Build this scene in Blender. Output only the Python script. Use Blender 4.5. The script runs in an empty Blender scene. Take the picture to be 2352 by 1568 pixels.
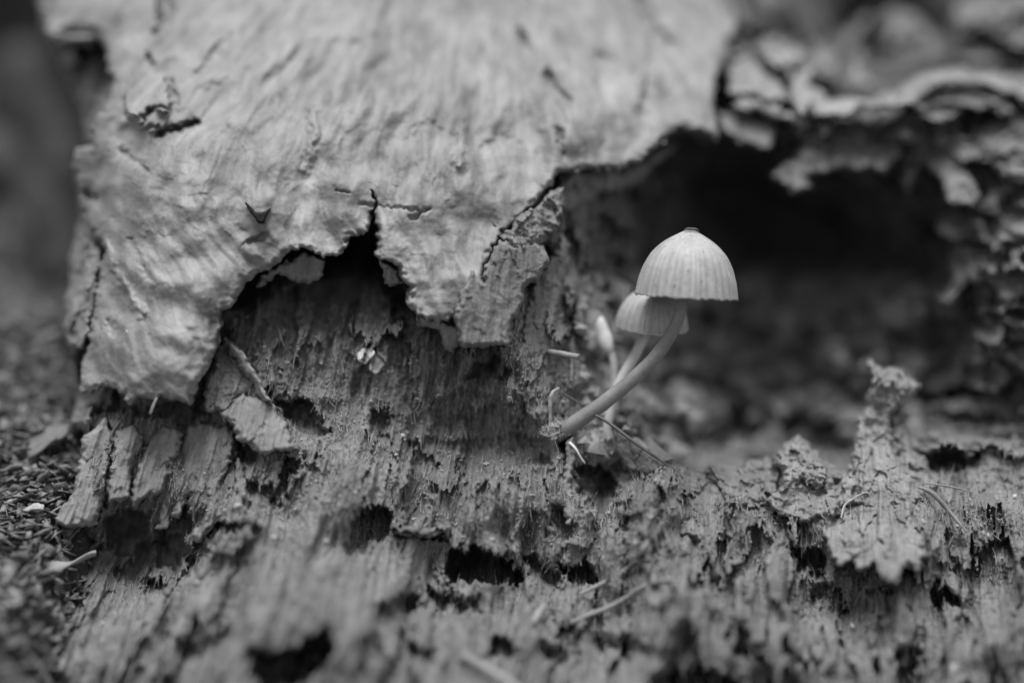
# Rotten stump with small bell-capped mushrooms, macro, black and white.
import bpy, math, random
import numpy as np

# ------------------------------------------------------------------ camera, world, sun, exposure
MM = 0.001
D0 = 220.0                      # mm from the lens to the plane of focus (front mushroom)
K = 120.0 / 2352.0              # mm per layout unit at the plane of focus
PITCH = math.radians(8.0)
CAM_H = 54.0
CAM = np.array([0.0, -D0 * math.cos(PITCH), CAM_H])

scene = bpy.context.scene
coll = scene.collection
cam_data = bpy.data.cameras.new("camera")
cam = bpy.data.objects.new("camera", cam_data)
coll.objects.link(cam)
cam.location = CAM * MM
cam.rotation_euler = (math.pi / 2 - PITCH, 0, 0)
cam_data.sensor_width = 23.5
cam_data.lens = 23.5 * D0 / 120.0
cam_data.clip_start = 0.005
cam_data.clip_end = 400.0
cam_data.dof.use_dof = True
cam_data.dof.focus_distance = D0 * MM
cam_data.dof.aperture_fstop = 3.1
cam_data.dof.aperture_blades = 0
scene.camera = cam

SUN_EL, SUN_AZ = math.radians(81), math.radians(200)     # azimuth measured clockwise from +Y
world = bpy.data.worlds.new("World")
scene.world = world
world.use_nodes = True
wn = world.node_tree
bg = wn.nodes["Background"]
sky = wn.nodes.new("ShaderNodeTexSky")
sky.sky_type = 'NISHITA'
sky.sun_disc = False
sky.sun_elevation = SUN_EL
sky.sun_rotation = SUN_AZ
hsv = wn.nodes.new("ShaderNodeHueSaturation")            # black-and-white photograph: colourless sky
hsv.inputs["Saturation"].default_value = 0.0
wn.links.new(sky.outputs[0], hsv.inputs["Color"])
wn.links.new(hsv.outputs[0], bg.inputs["Color"])
bg.inputs["Strength"].default_value = 0.06

sun_data = bpy.data.lights.new("sun", 'SUN')
sun = bpy.data.objects.new("sun", sun_data)
coll.objects.link(sun)
sun_data.energy = 2.2
sun_data.angle = math.radians(38)
sun_data.color = (1, 1, 1)
sd = (math.sin(SUN_AZ) * math.cos(SUN_EL), math.cos(SUN_AZ) * math.cos(SUN_EL), math.sin(SUN_EL))
import mathutils
sun.rotation_euler = mathutils.Vector(sd).to_track_quat('Z', 'Y').to_euler()
sun.location = (0, -0.5, 1.5)

vs = scene.view_settings
vs.view_transform = 'Standard'
vs.look = 'None'
vs.gamma = 1.0
vs.use_curve_mapping = False
vs.exposure = 0.95
scene.cycles.diffuse_bounces = 3
scene.cycles.glossy_bounces = 2
scene.cycles.use_adaptive_sampling = True
scene.cycles.adaptive_threshold = 0.02

# ------------------------------------------------------------------ maths helpers
rng = np.random.default_rng(7)
random.seed(7)
CP, SP = math.cos(PITCH), math.sin(PITCH)


def at(px, py, d):
    """layout position and distance behind the plane of focus (mm) -> world (mm)"""
    px, py, d = np.broadcast_arrays(np.asarray(px, float), np.asarray(py, float), np.asarray(d, float))
    s = K * (D0 + d) / D0
    a = (px - 1176.0) * s
    b = -(py - 784.0) * s
    c = D0 + d
    out = np.empty(px.shape + (3,))
    out[..., 0] = CAM[0] + a
    out[..., 1] = CAM[1] + c * CP + b * SP
    out[..., 2] = CAM[2] - c * SP + b * CP
    return out


_G = rng.normal(size=(4096, 3))
_G /= np.linalg.norm(_G, axis=1)[:, None]
_G = _G.astype(np.float32)
_R = rng.random(4096).astype(np.float32)


def _hash(i, j, k):
    h = (i * 73856093) ^ (j * 19349663) ^ (k * 83492791)
    h = h ^ (h >> 13)
    return (h * 1274126177 >> 7) & 4095


def noise3(x, y, z):
    x = np.asarray(x, np.float32); y = np.asarray(y, np.float32); z = np.asarray(z, np.float32)
    x, y, z = np.broadcast_arrays(x, y, z)
    xi = np.floor(x).astype(np.int64); yi = np.floor(y).astype(np.int64); zi = np.floor(z).astype(np.int64)
    fx = x - xi; fy = y - yi; fz = z - zi
    u = fx * fx * fx * (fx * (fx * 6 - 15) + 10)
    v = fy * fy * fy * (fy * (fy * 6 - 15) + 10)
    w = fz * fz * fz * (fz * (fz * 6 - 15) + 10)
    res = 0
    for dx in (0, 1):
        wx = u if dx else 1 - u
        for dy in (0, 1):
            wy = v if dy else 1 - v
            for dz in (0, 1):
                wz = w if dz else 1 - w
                g = _G[_hash(xi + dx, yi + dy, zi + dz)]
                res = res + wx * wy * wz * (g[..., 0] * (fx - dx) + g[..., 1] * (fy - dy) + g[..., 2] * (fz - dz))
    return res * 1.5


def noise2(x, y, seed=0.0):
    x = np.asarray(x, np.float32); y = np.asarray(y, np.float32)
    x, y = np.broadcast_arrays(x, y)
    xi = np.floor(x).astype(np.int64); yi = np.floor(y).astype(np.int64)
    sd_ = int(seed * 131 + 17)
    fx = x - xi; fy = y - yi
    u = fx * fx * fx * (fx * (fx * 6 - 15) + 10)
    v = fy * fy * fy * (fy * (fy * 6 - 15) + 10)
    res = 0
    for dx in (0, 1):
        wx = u if dx else 1 - u
        for dy in (0, 1):
            wy = v if dy else 1 - v
            g = _G[_hash(xi + dx, yi + dy, np.full_like(xi, sd_))]
            n = np.sqrt(g[..., 0] ** 2 + g[..., 1] ** 2) + 1e-6
            res = res + wx * wy * (g[..., 0] * (fx - dx) + g[..., 1] * (fy - dy)) / n
    return res * 1.5


def fbm2(x, y, octs, seed=0.0, gain=0.5):
    r, a = 0, 1.0
    for o in range(octs):
        r = r + a * noise2(x * 2 ** o + 13.7 * o, y * 2 ** o - 7.1 * o, seed + o)
        a *= gain
    return r


def fbm3(p, octs, gain=0.5, ridged=False):
    r, a = 0, 1.0
    for o in range(octs):
        f = 2.0 ** o
        n = noise3(p[..., 0] * f + 11.3 * o, p[..., 1] * f + 4.2 * o, p[..., 2] * f - 9.9 * o)
        if ridged:
            n = 0.5 - 2 * np.abs(n)
        r = r + a * n
        a *= gain
    return r


def voronoi(u, v, seed=0):
    """jittered cells: distance to the border-ish (f2-f1), two random numbers, offset from the cell's centre"""
    u = np.asarray(u, np.float32); v = np.asarray(v, np.float32)
    ui = np.floor(u).astype(np.int64); vi = np.floor(v).astype(np.int64)
    f1 = np.full(u.shape, 9.0, np.float32); f2 = f1.copy()
    r1 = np.zeros_like(f1); r2 = r1.copy(); cu = r1.copy(); cv = r1.copy()
    for du in (-1, 0, 1):
        for dv in (-1, 0, 1):
            a = ui + du; b = vi + dv
            s = np.full_like(a, seed)
            jx = a + _R[_hash(a, b, s)]
            jy = b + _R[_hash(a, b, s + 5)]
            d = np.sqrt((u - jx) ** 2 + (v - jy) ** 2)
            near = d < f1
            f2 = np.where(near, f1, np.minimum(f2, d))
            r1 = np.where(near, _R[_hash(a, b, s + 11)], r1)
            r2 = np.where(near, _R[_hash(a, b, s + 17)], r2)
            cu = np.where(near, u - jx, cu)
            cv = np.where(near, v - jy, cv)
            f1 = np.where(near, d, f1)
    return f2 - f1, r1, r2, cu, cv


def smooth(a, b, x):
    t = np.clip((x - a) / (b - a), 0, 1)
    return t * t * (3 - 2 * t)


def poly_sd(x, y, poly):
    """signed distance to a closed polygon, positive inside"""
    p = np.asarray(poly, np.float32)
    x = np.asarray(x, np.float32); y = np.asarray(y, np.float32)
    dmin = np.full(x.shape, 1e18, np.float32)
    inside = np.zeros(x.shape, bool)
    n = len(p)
    for i in range(n):
        ax, ay = p[i]; bx, by = p[(i + 1) % n]
        ex, ey = bx - ax, by - ay
        t = np.clip(((x - ax) * ex + (y - ay) * ey) / (ex * ex + ey * ey + 1e-9), 0, 1)
        dmin = np.minimum(dmin, (x - ax - t * ex) ** 2 + (y - ay - t * ey) ** 2)
        c = (ay > y) != (by > y)
        if ey != 0:
            inside ^= c & (x < ex * (y - ay) / ey + ax)
    d = np.sqrt(dmin)
    return np.where(inside, d, -d)


def line_dist(x, y, pts):
    p = np.asarray(pts, np.float32)
    dmin = np.full(np.shape(x), 1e18, np.float32)
    for i in range(len(p) - 1):
        ax, ay = p[i]; bx, by = p[i + 1]
        ex, ey = bx - ax, by - ay
        t = np.clip(((x - ax) * ex + (y - ay) * ey) / (ex * ex + ey * ey + 1e-9), 0, 1)
        dmin = np.minimum(dmin, (x - ax - t * ex) ** 2 + (y - ay - t * ey) ** 2)
    return np.sqrt(dmin)


def squeeze(pts):
    """the slope below the hollow is steep: bring its foot less far forward"""
    return [(x, y, d * float(np.interp(y, [1000, 1200, 1500], [1.0, 0.48, 0.70])) if d < 0 else d) for x, y, d in pts]


class Depth:
    """a smooth surface through scattered control points (thin plate; a plane for few points)"""
    def __init__(self, pts):
        p = np.asarray(pts, float)
        self.c = p[:, :2] / 1000.0
        n = len(p)
        if n <= 4:
            A = np.c_[np.ones(n), self.c]
            self.w = None
            self.a = np.linalg.lstsq(A, p[:, 2], rcond=None)[0] if n >= 3 else np.array([p[:, 2].mean(), 0, 0])
            return
        r2 = ((self.c[:, None] - self.c[None]) ** 2).sum(-1)
        Kk = np.where(r2 > 0, 0.5 * r2 * np.log(r2 + 1e-20), 0) + np.eye(n) * 2e-4
        P = np.c_[np.ones(n), self.c]
        M = np.zeros((n + 3, n + 3)); M[:n, :n] = Kk; M[:n, n:] = P; M[n:, :n] = P.T
        sol = np.linalg.solve(M, np.r_[p[:, 2], 0, 0, 0])
        self.w, self.a = sol[:n], sol[n:]

    def _raw(self, x, y):
        x = np.asarray(x, float) / 1000; y = np.asarray(y, float) / 1000
        r = self.a[0] + self.a[1] * x + self.a[2] * y
        if self.w is not None:
            for (cx, cy), w in zip(self.c, self.w):
                r2 = (x - cx) ** 2 + (y - cy) ** 2
                r = r + w * 0.5 * r2 * np.log(r2 + 1e-20)
        return r

    def __call__(self, x, y):
        if self.w is None or np.size(x) < 40000:
            return self._raw(x, y)
        gx = np.linspace(np.min(x), np.max(x), 190); gy = np.linspace(np.min(y), np.max(y), 140)
        X, Y = np.meshgrid(gx, gy)
        T = self._raw(X, Y)
        fx = np.clip((x - gx[0]) / (gx[1] - gx[0]), 0, 188.999); fy = np.clip((y - gy[0]) / (gy[1] - gy[0]), 0, 138.999)
        i = fx.astype(int); j = fy.astype(int); a = fx - i; b = fy - j
        return (T[j, i] * (1 - a) + T[j, i + 1] * a) * (1 - b) + (T[j + 1, i] * (1 - a) + T[j + 1, i + 1] * a) * b


# ------------------------------------------------------------------ scene helpers
def link(o, parent=None):
    coll.objects.link(o)
    if parent is not None:
        o.parent = parent
    return o


def world_loc(o):
    p = np.zeros(3)
    while o is not None:
        p = p + np.asarray(o.location)
        o = o.parent
    return p


def mesh_obj(name, verts, faces, mat, parent=None, shade=True, origin=None, grain=None):
    """verts in mm (world); faces: (n,4) / (n,3) array or a list"""
    me = bpy.data.meshes.new(name)
    v = np.asarray(verts, np.float64)
    loc = np.zeros(3)
    if origin is not None:
        loc = np.asarray(origin, float)
        v = v - loc
    if isinstance(faces, np.ndarray):
        n, k = faces.shape
        me.vertices.add(len(v)); me.vertices.foreach_set("co", (v * MM).astype(np.float32).ravel())
        me.loops.add(n * k); me.loops.foreach_set("vertex_index", faces.astype(np.int32).ravel())
        me.polygons.add(n)
        me.polygons.foreach_set("loop_start", np.arange(0, n * k, k, dtype=np.int32))
        me.polygons.foreach_set("loop_total", np.full(n, k, np.int32))
        me.update(calc_edges=True)
        me.validate()
    else:
        me.from_pydata([tuple(q) for q in v * MM], [], [tuple(int(i) for i in f) for f in faces])
    if grain is not None:
        at_ = me.attributes.new("grain", 'FLOAT_VECTOR', 'POINT')
        at_.data.foreach_set("vector", np.asarray(grain, np.float32).ravel())
    me.polygons.foreach_set("use_smooth", np.full(len(me.polygons), shade))
    me.materials.append(mat)
    o = bpy.data.objects.new(name, me)
    if origin is not None:
        if parent is not None:
            loc = loc - world_loc(parent) / MM
        o.location = loc * MM
    elif parent is not None:
        o.location = -world_loc(parent)
    return link(o, parent)


def tag(o, label, cat, group=None, kind=None):
    o["label"] = label
    if cat:
        o["category"] = cat
    if group:
        o["group"] = group
    if kind:
        o["kind"] = kind
    return o


def empty(name, p):
    o = bpy.data.objects.new(name, None)
    o.empty_display_size = 0.002
    o.location = np.asarray(p) * MM
    return link(o)


def material(name, lo, hi, scale=0.25, detail=6, rough=0.7, spec=0.35, bump=0.1, bscale=2.2, stretch=(1, 1, 1),
             sss=0.0, trans=0.0, speck=0.0, pos=(0.3, 0.7), rough_var=0.15, fine=0.35):
    """grey procedural surface; scales are per millimetre"""
    m = bpy.data.materials.new(name)
    m.use_nodes = True
    nt = m.node_tree
    N, L = nt.nodes, nt.links
    b = N["Principled BSDF"]
    tc = N.new("ShaderNodeTexCoord")
    mp = N.new("ShaderNodeMapping")
    mp.inputs["Scale"].default_value = tuple(1000.0 * s for s in stretch)
    L.new(tc.outputs["Object"], mp.inputs["Vector"])
    n1 = N.new("ShaderNodeTexNoise"); n1.inputs["Scale"].default_value = scale
    n1.inputs["Detail"].default_value = detail; n1.inputs["Roughness"].default_value = 0.62
    n2 = N.new("ShaderNodeTexNoise"); n2.inputs["Scale"].default_value = bscale
    n2.inputs["Detail"].default_value = 5; n2.inputs["Roughness"].default_value = 0.65
    L.new(mp.outputs[0], n1.inputs["Vector"]); L.new(mp.outputs[0], n2.inputs["Vector"])
    mx = N.new("ShaderNodeMath"); mx.operation = 'MULTIPLY_ADD'
    L.new(n2.outputs["Fac"], mx.inputs[0]); mx.inputs[1].default_value = fine
    ml = N.new("ShaderNodeMath"); ml.operation = 'MULTIPLY'; ml.inputs[1].default_value = 1.0 - fine
    L.new(n1.outputs["Fac"], ml.inputs[0]); L.new(ml.outputs[0], mx.inputs[2])
    cr = N.new("ShaderNodeValToRGB")
    cr.color_ramp.elements[0].position = pos[0]; cr.color_ramp.elements[1].position = pos[1]
    cr.color_ramp.elements[0].color = (lo, lo, lo, 1); cr.color_ramp.elements[1].color = (hi, hi, hi, 1)
    L.new(mx.outputs[0], cr.inputs[0])
    col = cr.outputs[0]
    if speck:
        n3 = N.new("ShaderNodeTexNoise"); n3.inputs["Scale"].default_value = 3.2; n3.inputs["Detail"].default_value = 2
        L.new(mp.outputs[0], n3.inputs["Vector"])
        c3 = N.new("ShaderNodeValToRGB")
        c3.color_ramp.elements[0].position = 0.66; c3.color_ramp.elements[1].position = 0.70
        c3.color_ramp.elements[0].color = (0, 0, 0, 1); c3.color_ramp.elements[1].color = (speck,) * 3 + (1,)
        L.new(n3.outputs["Fac"], c3.inputs[0])
        mixc = N.new("ShaderNodeMixRGB"); mixc.inputs[2].default_value = (0.06, 0.06, 0.06, 1)
        L.new(c3.outputs[0], mixc.inputs[0]); L.new(col, mixc.inputs[1]); col = mixc.outputs[0]
    L.new(col, b.inputs["Base Color"])
    mr = N.new("ShaderNodeMapRange")
    mr.inputs["From Min"].default_value = 0.3; mr.inputs["From Max"].default_value = 0.7
    mr.inputs["To Min"].default_value = max(rough - rough_var, 0.05); mr.inputs["To Max"].default_value = min(rough + rough_var, 1)
    L.new(n1.outputs["Fac"], mr.inputs["Value"])
    L.new(mr.outputs[0], b.inputs["Roughness"])
    b.inputs["Specular IOR Level"].default_value = spec
    if bump:
        bp = N.new("ShaderNodeBump"); bp.inputs["Strength"].default_value = 1.0
        bp.inputs["Distance"].default_value = bump * MM
        L.new(n2.outputs["Fac"], bp.inputs["Height"]); L.new(bp.outputs[0], b.inputs["Normal"])
    if sss:
        b.inputs["Subsurface Weight"].default_value = sss
        b.inputs["Subsurface Radius"].default_value = (1, 1, 1)
        b.inputs["Subsurface Scale"].default_value = 0.0012
    if trans:
        tr = N.new("ShaderNodeBsdfTranslucent"); L.new(col, tr.inputs["Color"])
        ms = N.new("ShaderNodeMixShader"); ms.inputs[0].default_value = trans
        L.new(b.outputs[0], ms.inputs[1]); L.new(tr.outputs[0], ms.inputs[2])
        L.new(ms.outputs[0], N["Material Output"].inputs["Surface"])
    return m


def wood(name, lo, hi, rough=0.7, spec=0.3, fib_bump=0.12, crumb_bump=0.12, fscale=1.6, cscale=2.2, along=0.10, patch=0.12, fmix=0.5, pos=(0.33, 0.67)):
    """grey wood: fibres run along the grain stored on the mesh, crumbs and stains are isotropic"""
    m = bpy.data.materials.new(name)
    m.use_nodes = True
    nt = m.node_tree
    N, L = nt.nodes, nt.links
    b = N["Principled BSDF"]

    def noise(vec, scale, detail, r=0.6):
        n = N.new("ShaderNodeTexNoise")
        n.inputs["Scale"].default_value = scale; n.inputs["Detail"].default_value = detail; n.inputs["Roughness"].default_value = r
        L.new(vec, n.inputs["Vector"])
        return n.outputs["Fac"]

    def math_(op, a, c, d=None):
        n = N.new("ShaderNodeMath"); n.operation = op
        for k, q in enumerate((a, c, d)):
            if q is None:
                continue
            if isinstance(q, (int, float)):
                n.inputs[k].default_value = q
            else:
                L.new(q, n.inputs[k])
        return n.outputs[0]
    ga = N.new("ShaderNodeAttribute"); ga.attribute_name = "grain"
    mg = N.new("ShaderNodeMapping"); mg.inputs["Scale"].default_value = (1, along, 0.5)
    L.new(ga.outputs["Vector"], mg.inputs["Vector"])
    tc = N.new("ShaderNodeTexCoord")
    mo = N.new("ShaderNodeMapping"); mo.inputs["Scale"].default_value = (1000, 1000, 1000)
    L.new(tc.outputs["Object"], mo.inputs["Vector"])
    f1 = noise(mg.outputs[0], fscale, 5, 0.65)
    f2 = noise(mg.outputs[0], fscale * 0.25, 3)
    c1 = noise(mo.outputs[0], cscale, 5, 0.65)
    p1 = noise(mo.outputs[0], patch, 5, 0.6)
    ff = math_('ADD', math_('MULTIPLY', f1, 0.5), math_('MULTIPLY', f2, 0.5))
    cc = math_('ADD', math_('MULTIPLY', c1, 0.35), math_('MULTIPLY', p1, 0.65))
    tot = math_('ADD', math_('MULTIPLY', ff, fmix), math_('MULTIPLY', cc, 1 - fmix))
    cr = N.new("ShaderNodeValToRGB")
    cr.color_ramp.elements[0].position = pos[0]; cr.color_ramp.elements[1].position = pos[1]
    cr.color_ramp.elements[0].color = (lo, lo, lo, 1); cr.color_ramp.elements[1].color = (hi, hi, hi, 1)
    L.new(tot, cr.inputs[0]); L.new(cr.outputs[0], b.inputs["Base Color"])
    mr = N.new("ShaderNodeMapRange")
    mr.inputs["From Min"].default_value = 0.3; mr.inputs["From Max"].default_value = 0.7
    mr.inputs["To Min"].default_value = rough - 0.2; mr.inputs["To Max"].default_value = min(1, rough + 0.2)
    L.new(c1, mr.inputs["Value"]); L.new(mr.outputs[0], b.inputs["Roughness"])
    b.inputs["Specular IOR Level"].default_value = spec
    h = math_('ADD', math_('MULTIPLY', f1, fib_bump), math_('MULTIPLY', c1, crumb_bump))
    bp = N.new("ShaderNodeBump"); bp.inputs["Strength"].default_value = 1.0; bp.inputs["Distance"].default_value = MM
    L.new(h, bp.inputs["Height"]); L.new(bp.outputs[0], b.inputs["Normal"])
    return m


M_SHELL = wood("weathered_wood", 0.12, 0.35, rough=0.55, spec=0.3, fib_bump=0.035, crumb_bump=0.03, fscale=0.6, along=0.22, patch=0.12, fmix=0.55, pos=(0.38, 0.62))
M_HEART = wood("rotten_heartwood", 0.08, 0.30, rough=0.8, spec=0.2, fib_bump=0.17, crumb_bump=0.13, fscale=1.9, cscale=2.4, along=0.08, patch=0.2, fmix=0.5)
M_EDGE = wood("broken_wood", 0.12, 0.34, rough=0.75, spec=0.25, fib_bump=0.24, crumb_bump=0.12, fscale=1.7, along=0.07, patch=0.25, fmix=0.6)
M_FIBRE = material("wood_fibre", 0.26, 0.50, scale=0.4, rough=0.7, bump=0.1)
M_CRUMB = material("wood_crumb", 0.20, 0.46, scale=0.4, rough=0.8, bump=0.1)
M_PALE = material("pale_flesh", 0.42, 0.68, scale=0.5, rough=0.5, bump=0.05, sss=0.3)
M_EDGE_PLAIN = material("dull_splinter", 0.13, 0.30, scale=0.8, rough=0.8, bump=0.12)
M_NEEDLE = material("dry_needle", 0.04, 0.14, scale=0.6, rough=0.5, bump=0.05, stretch=(1, 1, 1))
M_TWIG = material("dry_twig", 0.20, 0.36, scale=0.5, rough=0.7, bump=0.12)
def striate_cap():
    """translucent-striate flesh: the furrows between the ribs are darker pigment, the rim a thin pale line"""
    m = material("mushroom_cap", 0.36, 0.58, scale=0.5, rough=0.5, spec=0.3, bump=0.04, bscale=3, sss=0.3, speck=0.75, pos=(0.3, 0.65), fine=0.25)
    N, L = m.node_tree.nodes, m.node_tree.links
    b = N["Principled BSDF"]
    src = b.inputs["Base Color"].links[0].from_socket
    a = N.new("ShaderNodeAttribute"); a.attribute_name = "grain"
    sx = N.new("ShaderNodeSeparateXYZ"); L.new(a.outputs["Vector"], sx.inputs[0])
    r = N.new("ShaderNodeMapRange"); r.inputs["To Min"].default_value = 0.86; r.inputs["To Max"].default_value = 1.06
    L.new(sx.outputs[0], r.inputs["Value"])
    e = N.new("ShaderNodeMapRange"); e.inputs["From Min"].default_value = 0.965; e.inputs["From Max"].default_value = 0.985
    e.inputs["To Min"].default_value = 1.0; e.inputs["To Max"].default_value = 1.3
    L.new(sx.outputs[1], e.inputs["Value"])
    mu = N.new("ShaderNodeMath"); mu.operation = 'MULTIPLY'; L.new(r.outputs[0], mu.inputs[0]); L.new(e.outputs[0], mu.inputs[1])
    mx = N.new("ShaderNodeVectorMath"); mx.operation = 'SCALE'
    L.new(src, mx.inputs[0]); L.new(mu.outputs[0], mx.inputs["Scale"])
    L.new(mx.outputs[0], b.inputs["Base Color"])
    tr = N.new("ShaderNodeBsdfTranslucent"); L.new(mx.outputs[0], tr.inputs["Color"])
    ms = N.new("ShaderNodeMixShader"); ms.inputs[0].default_value = 0.18
    L.new(b.outputs[0], ms.inputs[1]); L.new(tr.outputs[0], ms.inputs[2])
    L.new(ms.outputs[0], N["Material Output"].inputs["Surface"])
    return m


M_CAP = striate_cap()
M_STEM = material("mushroom_stem", 0.16, 0.29, scale=0.5, rough=0.45, spec=0.4, bump=0.06, sss=0.4, pos=(0.3, 0.7))
M_BUD = material("bud_flesh", 0.50, 0.72, scale=0.5, rough=0.5, bump=0.05, sss=0.3)
M_STEM_PALE = material("rear_stem_lightened", 0.5, 0.7, scale=0.3, rough=0.45, bump=0.03, sss=0.4)  # rear stem stands in shade, so its colour is lightened to make up
M_GROUND = material("forest_soil", 0.04, 0.12, scale=0.15, rough=0.9, bump=0.4, bscale=0.8)
M_LITTER = material("leaf_litter", 0.05, 0.30, scale=0.7, detail=2, rough=0.7, bump=0.15, pos=(0.38, 0.68), fine=0.1)
M_LEAF = material("dead_leaf", 0.12, 0.26, scale=0.3, rough=0.6, bump=0.1, trans=0.2)
M_DARK = material("dark_shaded_bark", 0.002, 0.014, scale=0.02, rough=0.9, bump=0.8, bscale=0.2, pos=(0.44, 0.58))  # trunk's near-black stands in for forest shade; the bark scrap itself is dark
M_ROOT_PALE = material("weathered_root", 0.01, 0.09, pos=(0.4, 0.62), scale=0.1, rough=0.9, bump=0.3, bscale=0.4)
M_ROOT = material("shaded_mossy_root", 0.002, 0.024, pos=(0.42, 0.6), scale=0.05, rough=0.9, bump=0.5, bscale=0.3)  # root colour darkened to imitate the forest shade
M_GRASS = material("pale_blade", 0.16, 0.28, scale=0.05, rough=0.6, bump=0.05, trans=0.2)


def grid_faces(mask, off=0):
    """quads of a grid whose four corners are all kept; returns faces in compact numbering and the index map"""
    h, w = mask.shape
    idx = np.full(mask.shape, -1, np.int64)
    idx[mask] = np.arange(mask.sum())
    a = idx[:-1, :-1]; b = idx[:-1, 1:]; c = idx[1:, 1:]; d = idx[1:, :-1]
    ok = (a >= 0) & (b >= 0) & (c >= 0) & (d >= 0)
    return np.stack([a[ok], d[ok], c[ok], b[ok]], 1), idx


def boundary(faces):
    e = np.concatenate([faces[:, [0, 1]], faces[:, [1, 2]], faces[:, [2, 3]], faces[:, [3, 0]]])
    key = np.sort(e, 1)
    k = key[:, 0] * (faces.max() + 1) + key[:, 1]
    u, inv, cnt = np.unique(k, return_inverse=True, return_counts=True)
    return e[cnt[inv] == 1]


def warp(x, y, a1=7.0, a2=3.0, seed=0):
    wx = x + a1 * noise2(x / 45, y / 45, 3 + seed) + a2 * noise2(x / 13, y / 13, 5 + seed)
    wy = y + a1 * noise2(x / 45, y / 45, 9 + seed) + a2 * noise2(x / 13, y / 13, 12 + seed)
    return wx, wy


def grain(x, y):
    """coordinates across / along the grain; the fibres lean like a slash on the left, stand upright on the right"""
    s = np.interp(x, [0, 500, 1000, 1500, 2400], [0.36, 0.27, 0.14, 0.02, -0.06])
    return x + s * (y - 1100), y - s * (x - 1100) * 0.3


def plate(name, poly, ctrl, mat, parent, thick=3.0, step=2.6, rough=1.0, fib=1.0, edge=10, jag=(6, 3), feats=None, seed=0,
          rim_only=None, label=None, flow=None):
    """a solid slab of wood: traced outline, its own distance and thickness, fibres, chips and rounded broken edges"""
    p = np.asarray(poly, float)
    x0, y0 = p.min(0) - 14; x1, y1 = p.max(0) + 14
    gx = np.arange(x0, x1 + step, step); gy = np.arange(y0, y1 + step, step)
    X, Y = np.meshgrid(gx, gy)
    wx, wy = warp(X, Y, jag[0], jag[1], seed)
    sdv = poly_sd(wx, wy, poly)
    dep = Depth(ctrl)(X, Y)
    if feats is not None:
        dep = feats(X, Y, wx, wy, dep, sdv)
    u, v = grain(X, Y)
    P = at(X, Y, dep)
    f = 0
    f = f + 0.16 * fib * fbm2(u / 9.0, v / 90.0, 3, 20 + seed)
    f = f + 0.45 * fib * fbm2(u / 30.0, v / 170.0, 2, 25 + seed)
    f = f + 0.30 * rough * fbm3(P / 1.6, 4, 0.6)
    f = f + 0.5 * rough * fbm3(P / 6.0, 2)
    fe, r1, r2, cu, cv = voronoi(u / 26 + 0.3 * noise2(X / 20, Y / 20, 2), v / 75, 40 + seed)
    f = f - rough * 0.45 * (r1 - 0.5 + 0.5 * cv)
    dep = dep + f
    # rounded, broken edge
    t = np.clip(sdv / edge, 0, 1)
    dep = dep + thick * 0.45 * (1 - np.sqrt(np.clip(1 - (1 - t) ** 2, 0, 1)))
    gyv, gxv = np.gradient(sdv, step)
    keep = sdv > -step * 0.7
    edgev = keep & (sdv < step * 0.7)
    nrm = gxv ** 2 + gyv ** 2 + 1e-6
    X = np.where(edgev, X - sdv * gxv / nrm * 0.9, X)
    Y = np.where(edgev, Y - sdv * gyv / nrm * 0.9, Y)
    F, idx = grid_faces(keep)
    V = at(X[keep], Y[keep], dep[keep])
    n = len(V)
    back = thick * (0.75 + 0.5 * noise2(X[keep] / 30, Y[keep] / 30, 31))
    cx, cy = p.mean(0)
    Vb = at(X[keep] + (cx - X[keep]) * 0.03, Y[keep] + (cy - Y[keep]) * 0.03, np.maximum(dep[keep] + 0.4, Depth(ctrl)(X[keep], Y[keep]) + back))
    Fb = F[:, ::-1] + n
    if rim_only:
        sk = sdv[keep]
        Fb = Fb[(sk[F] < rim_only).all(1)]
    be = boundary(F)
    Fs = np.stack([be[:, 1], be[:, 0], be[:, 0] + n, be[:, 1] + n], 1)
    if flow is not None:
        u, v = flow(X, Y)
    G = np.stack([u[keep] * K + seed * 7.3, v[keep] * K, dep[keep]], -1)
    o = mesh_obj(name, np.concatenate([V, Vb]), np.concatenate([F, Fb, Fs]), mat, parent, grain=np.concatenate([G, G + np.array([0, 0, thick])]))
    if label:
        o["label"] = label
    return o


# ------------------------------------------------------------------ the stump
STUMP_AT = at(900, 1250, 20); STUMP_AT[2] = 0
stump = empty("rotten_stump", STUMP_AT)
tag(stump, "crumbling rotten tree stump with pale outer shell, jagged arched edge and dark hollow", "stump")

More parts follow.
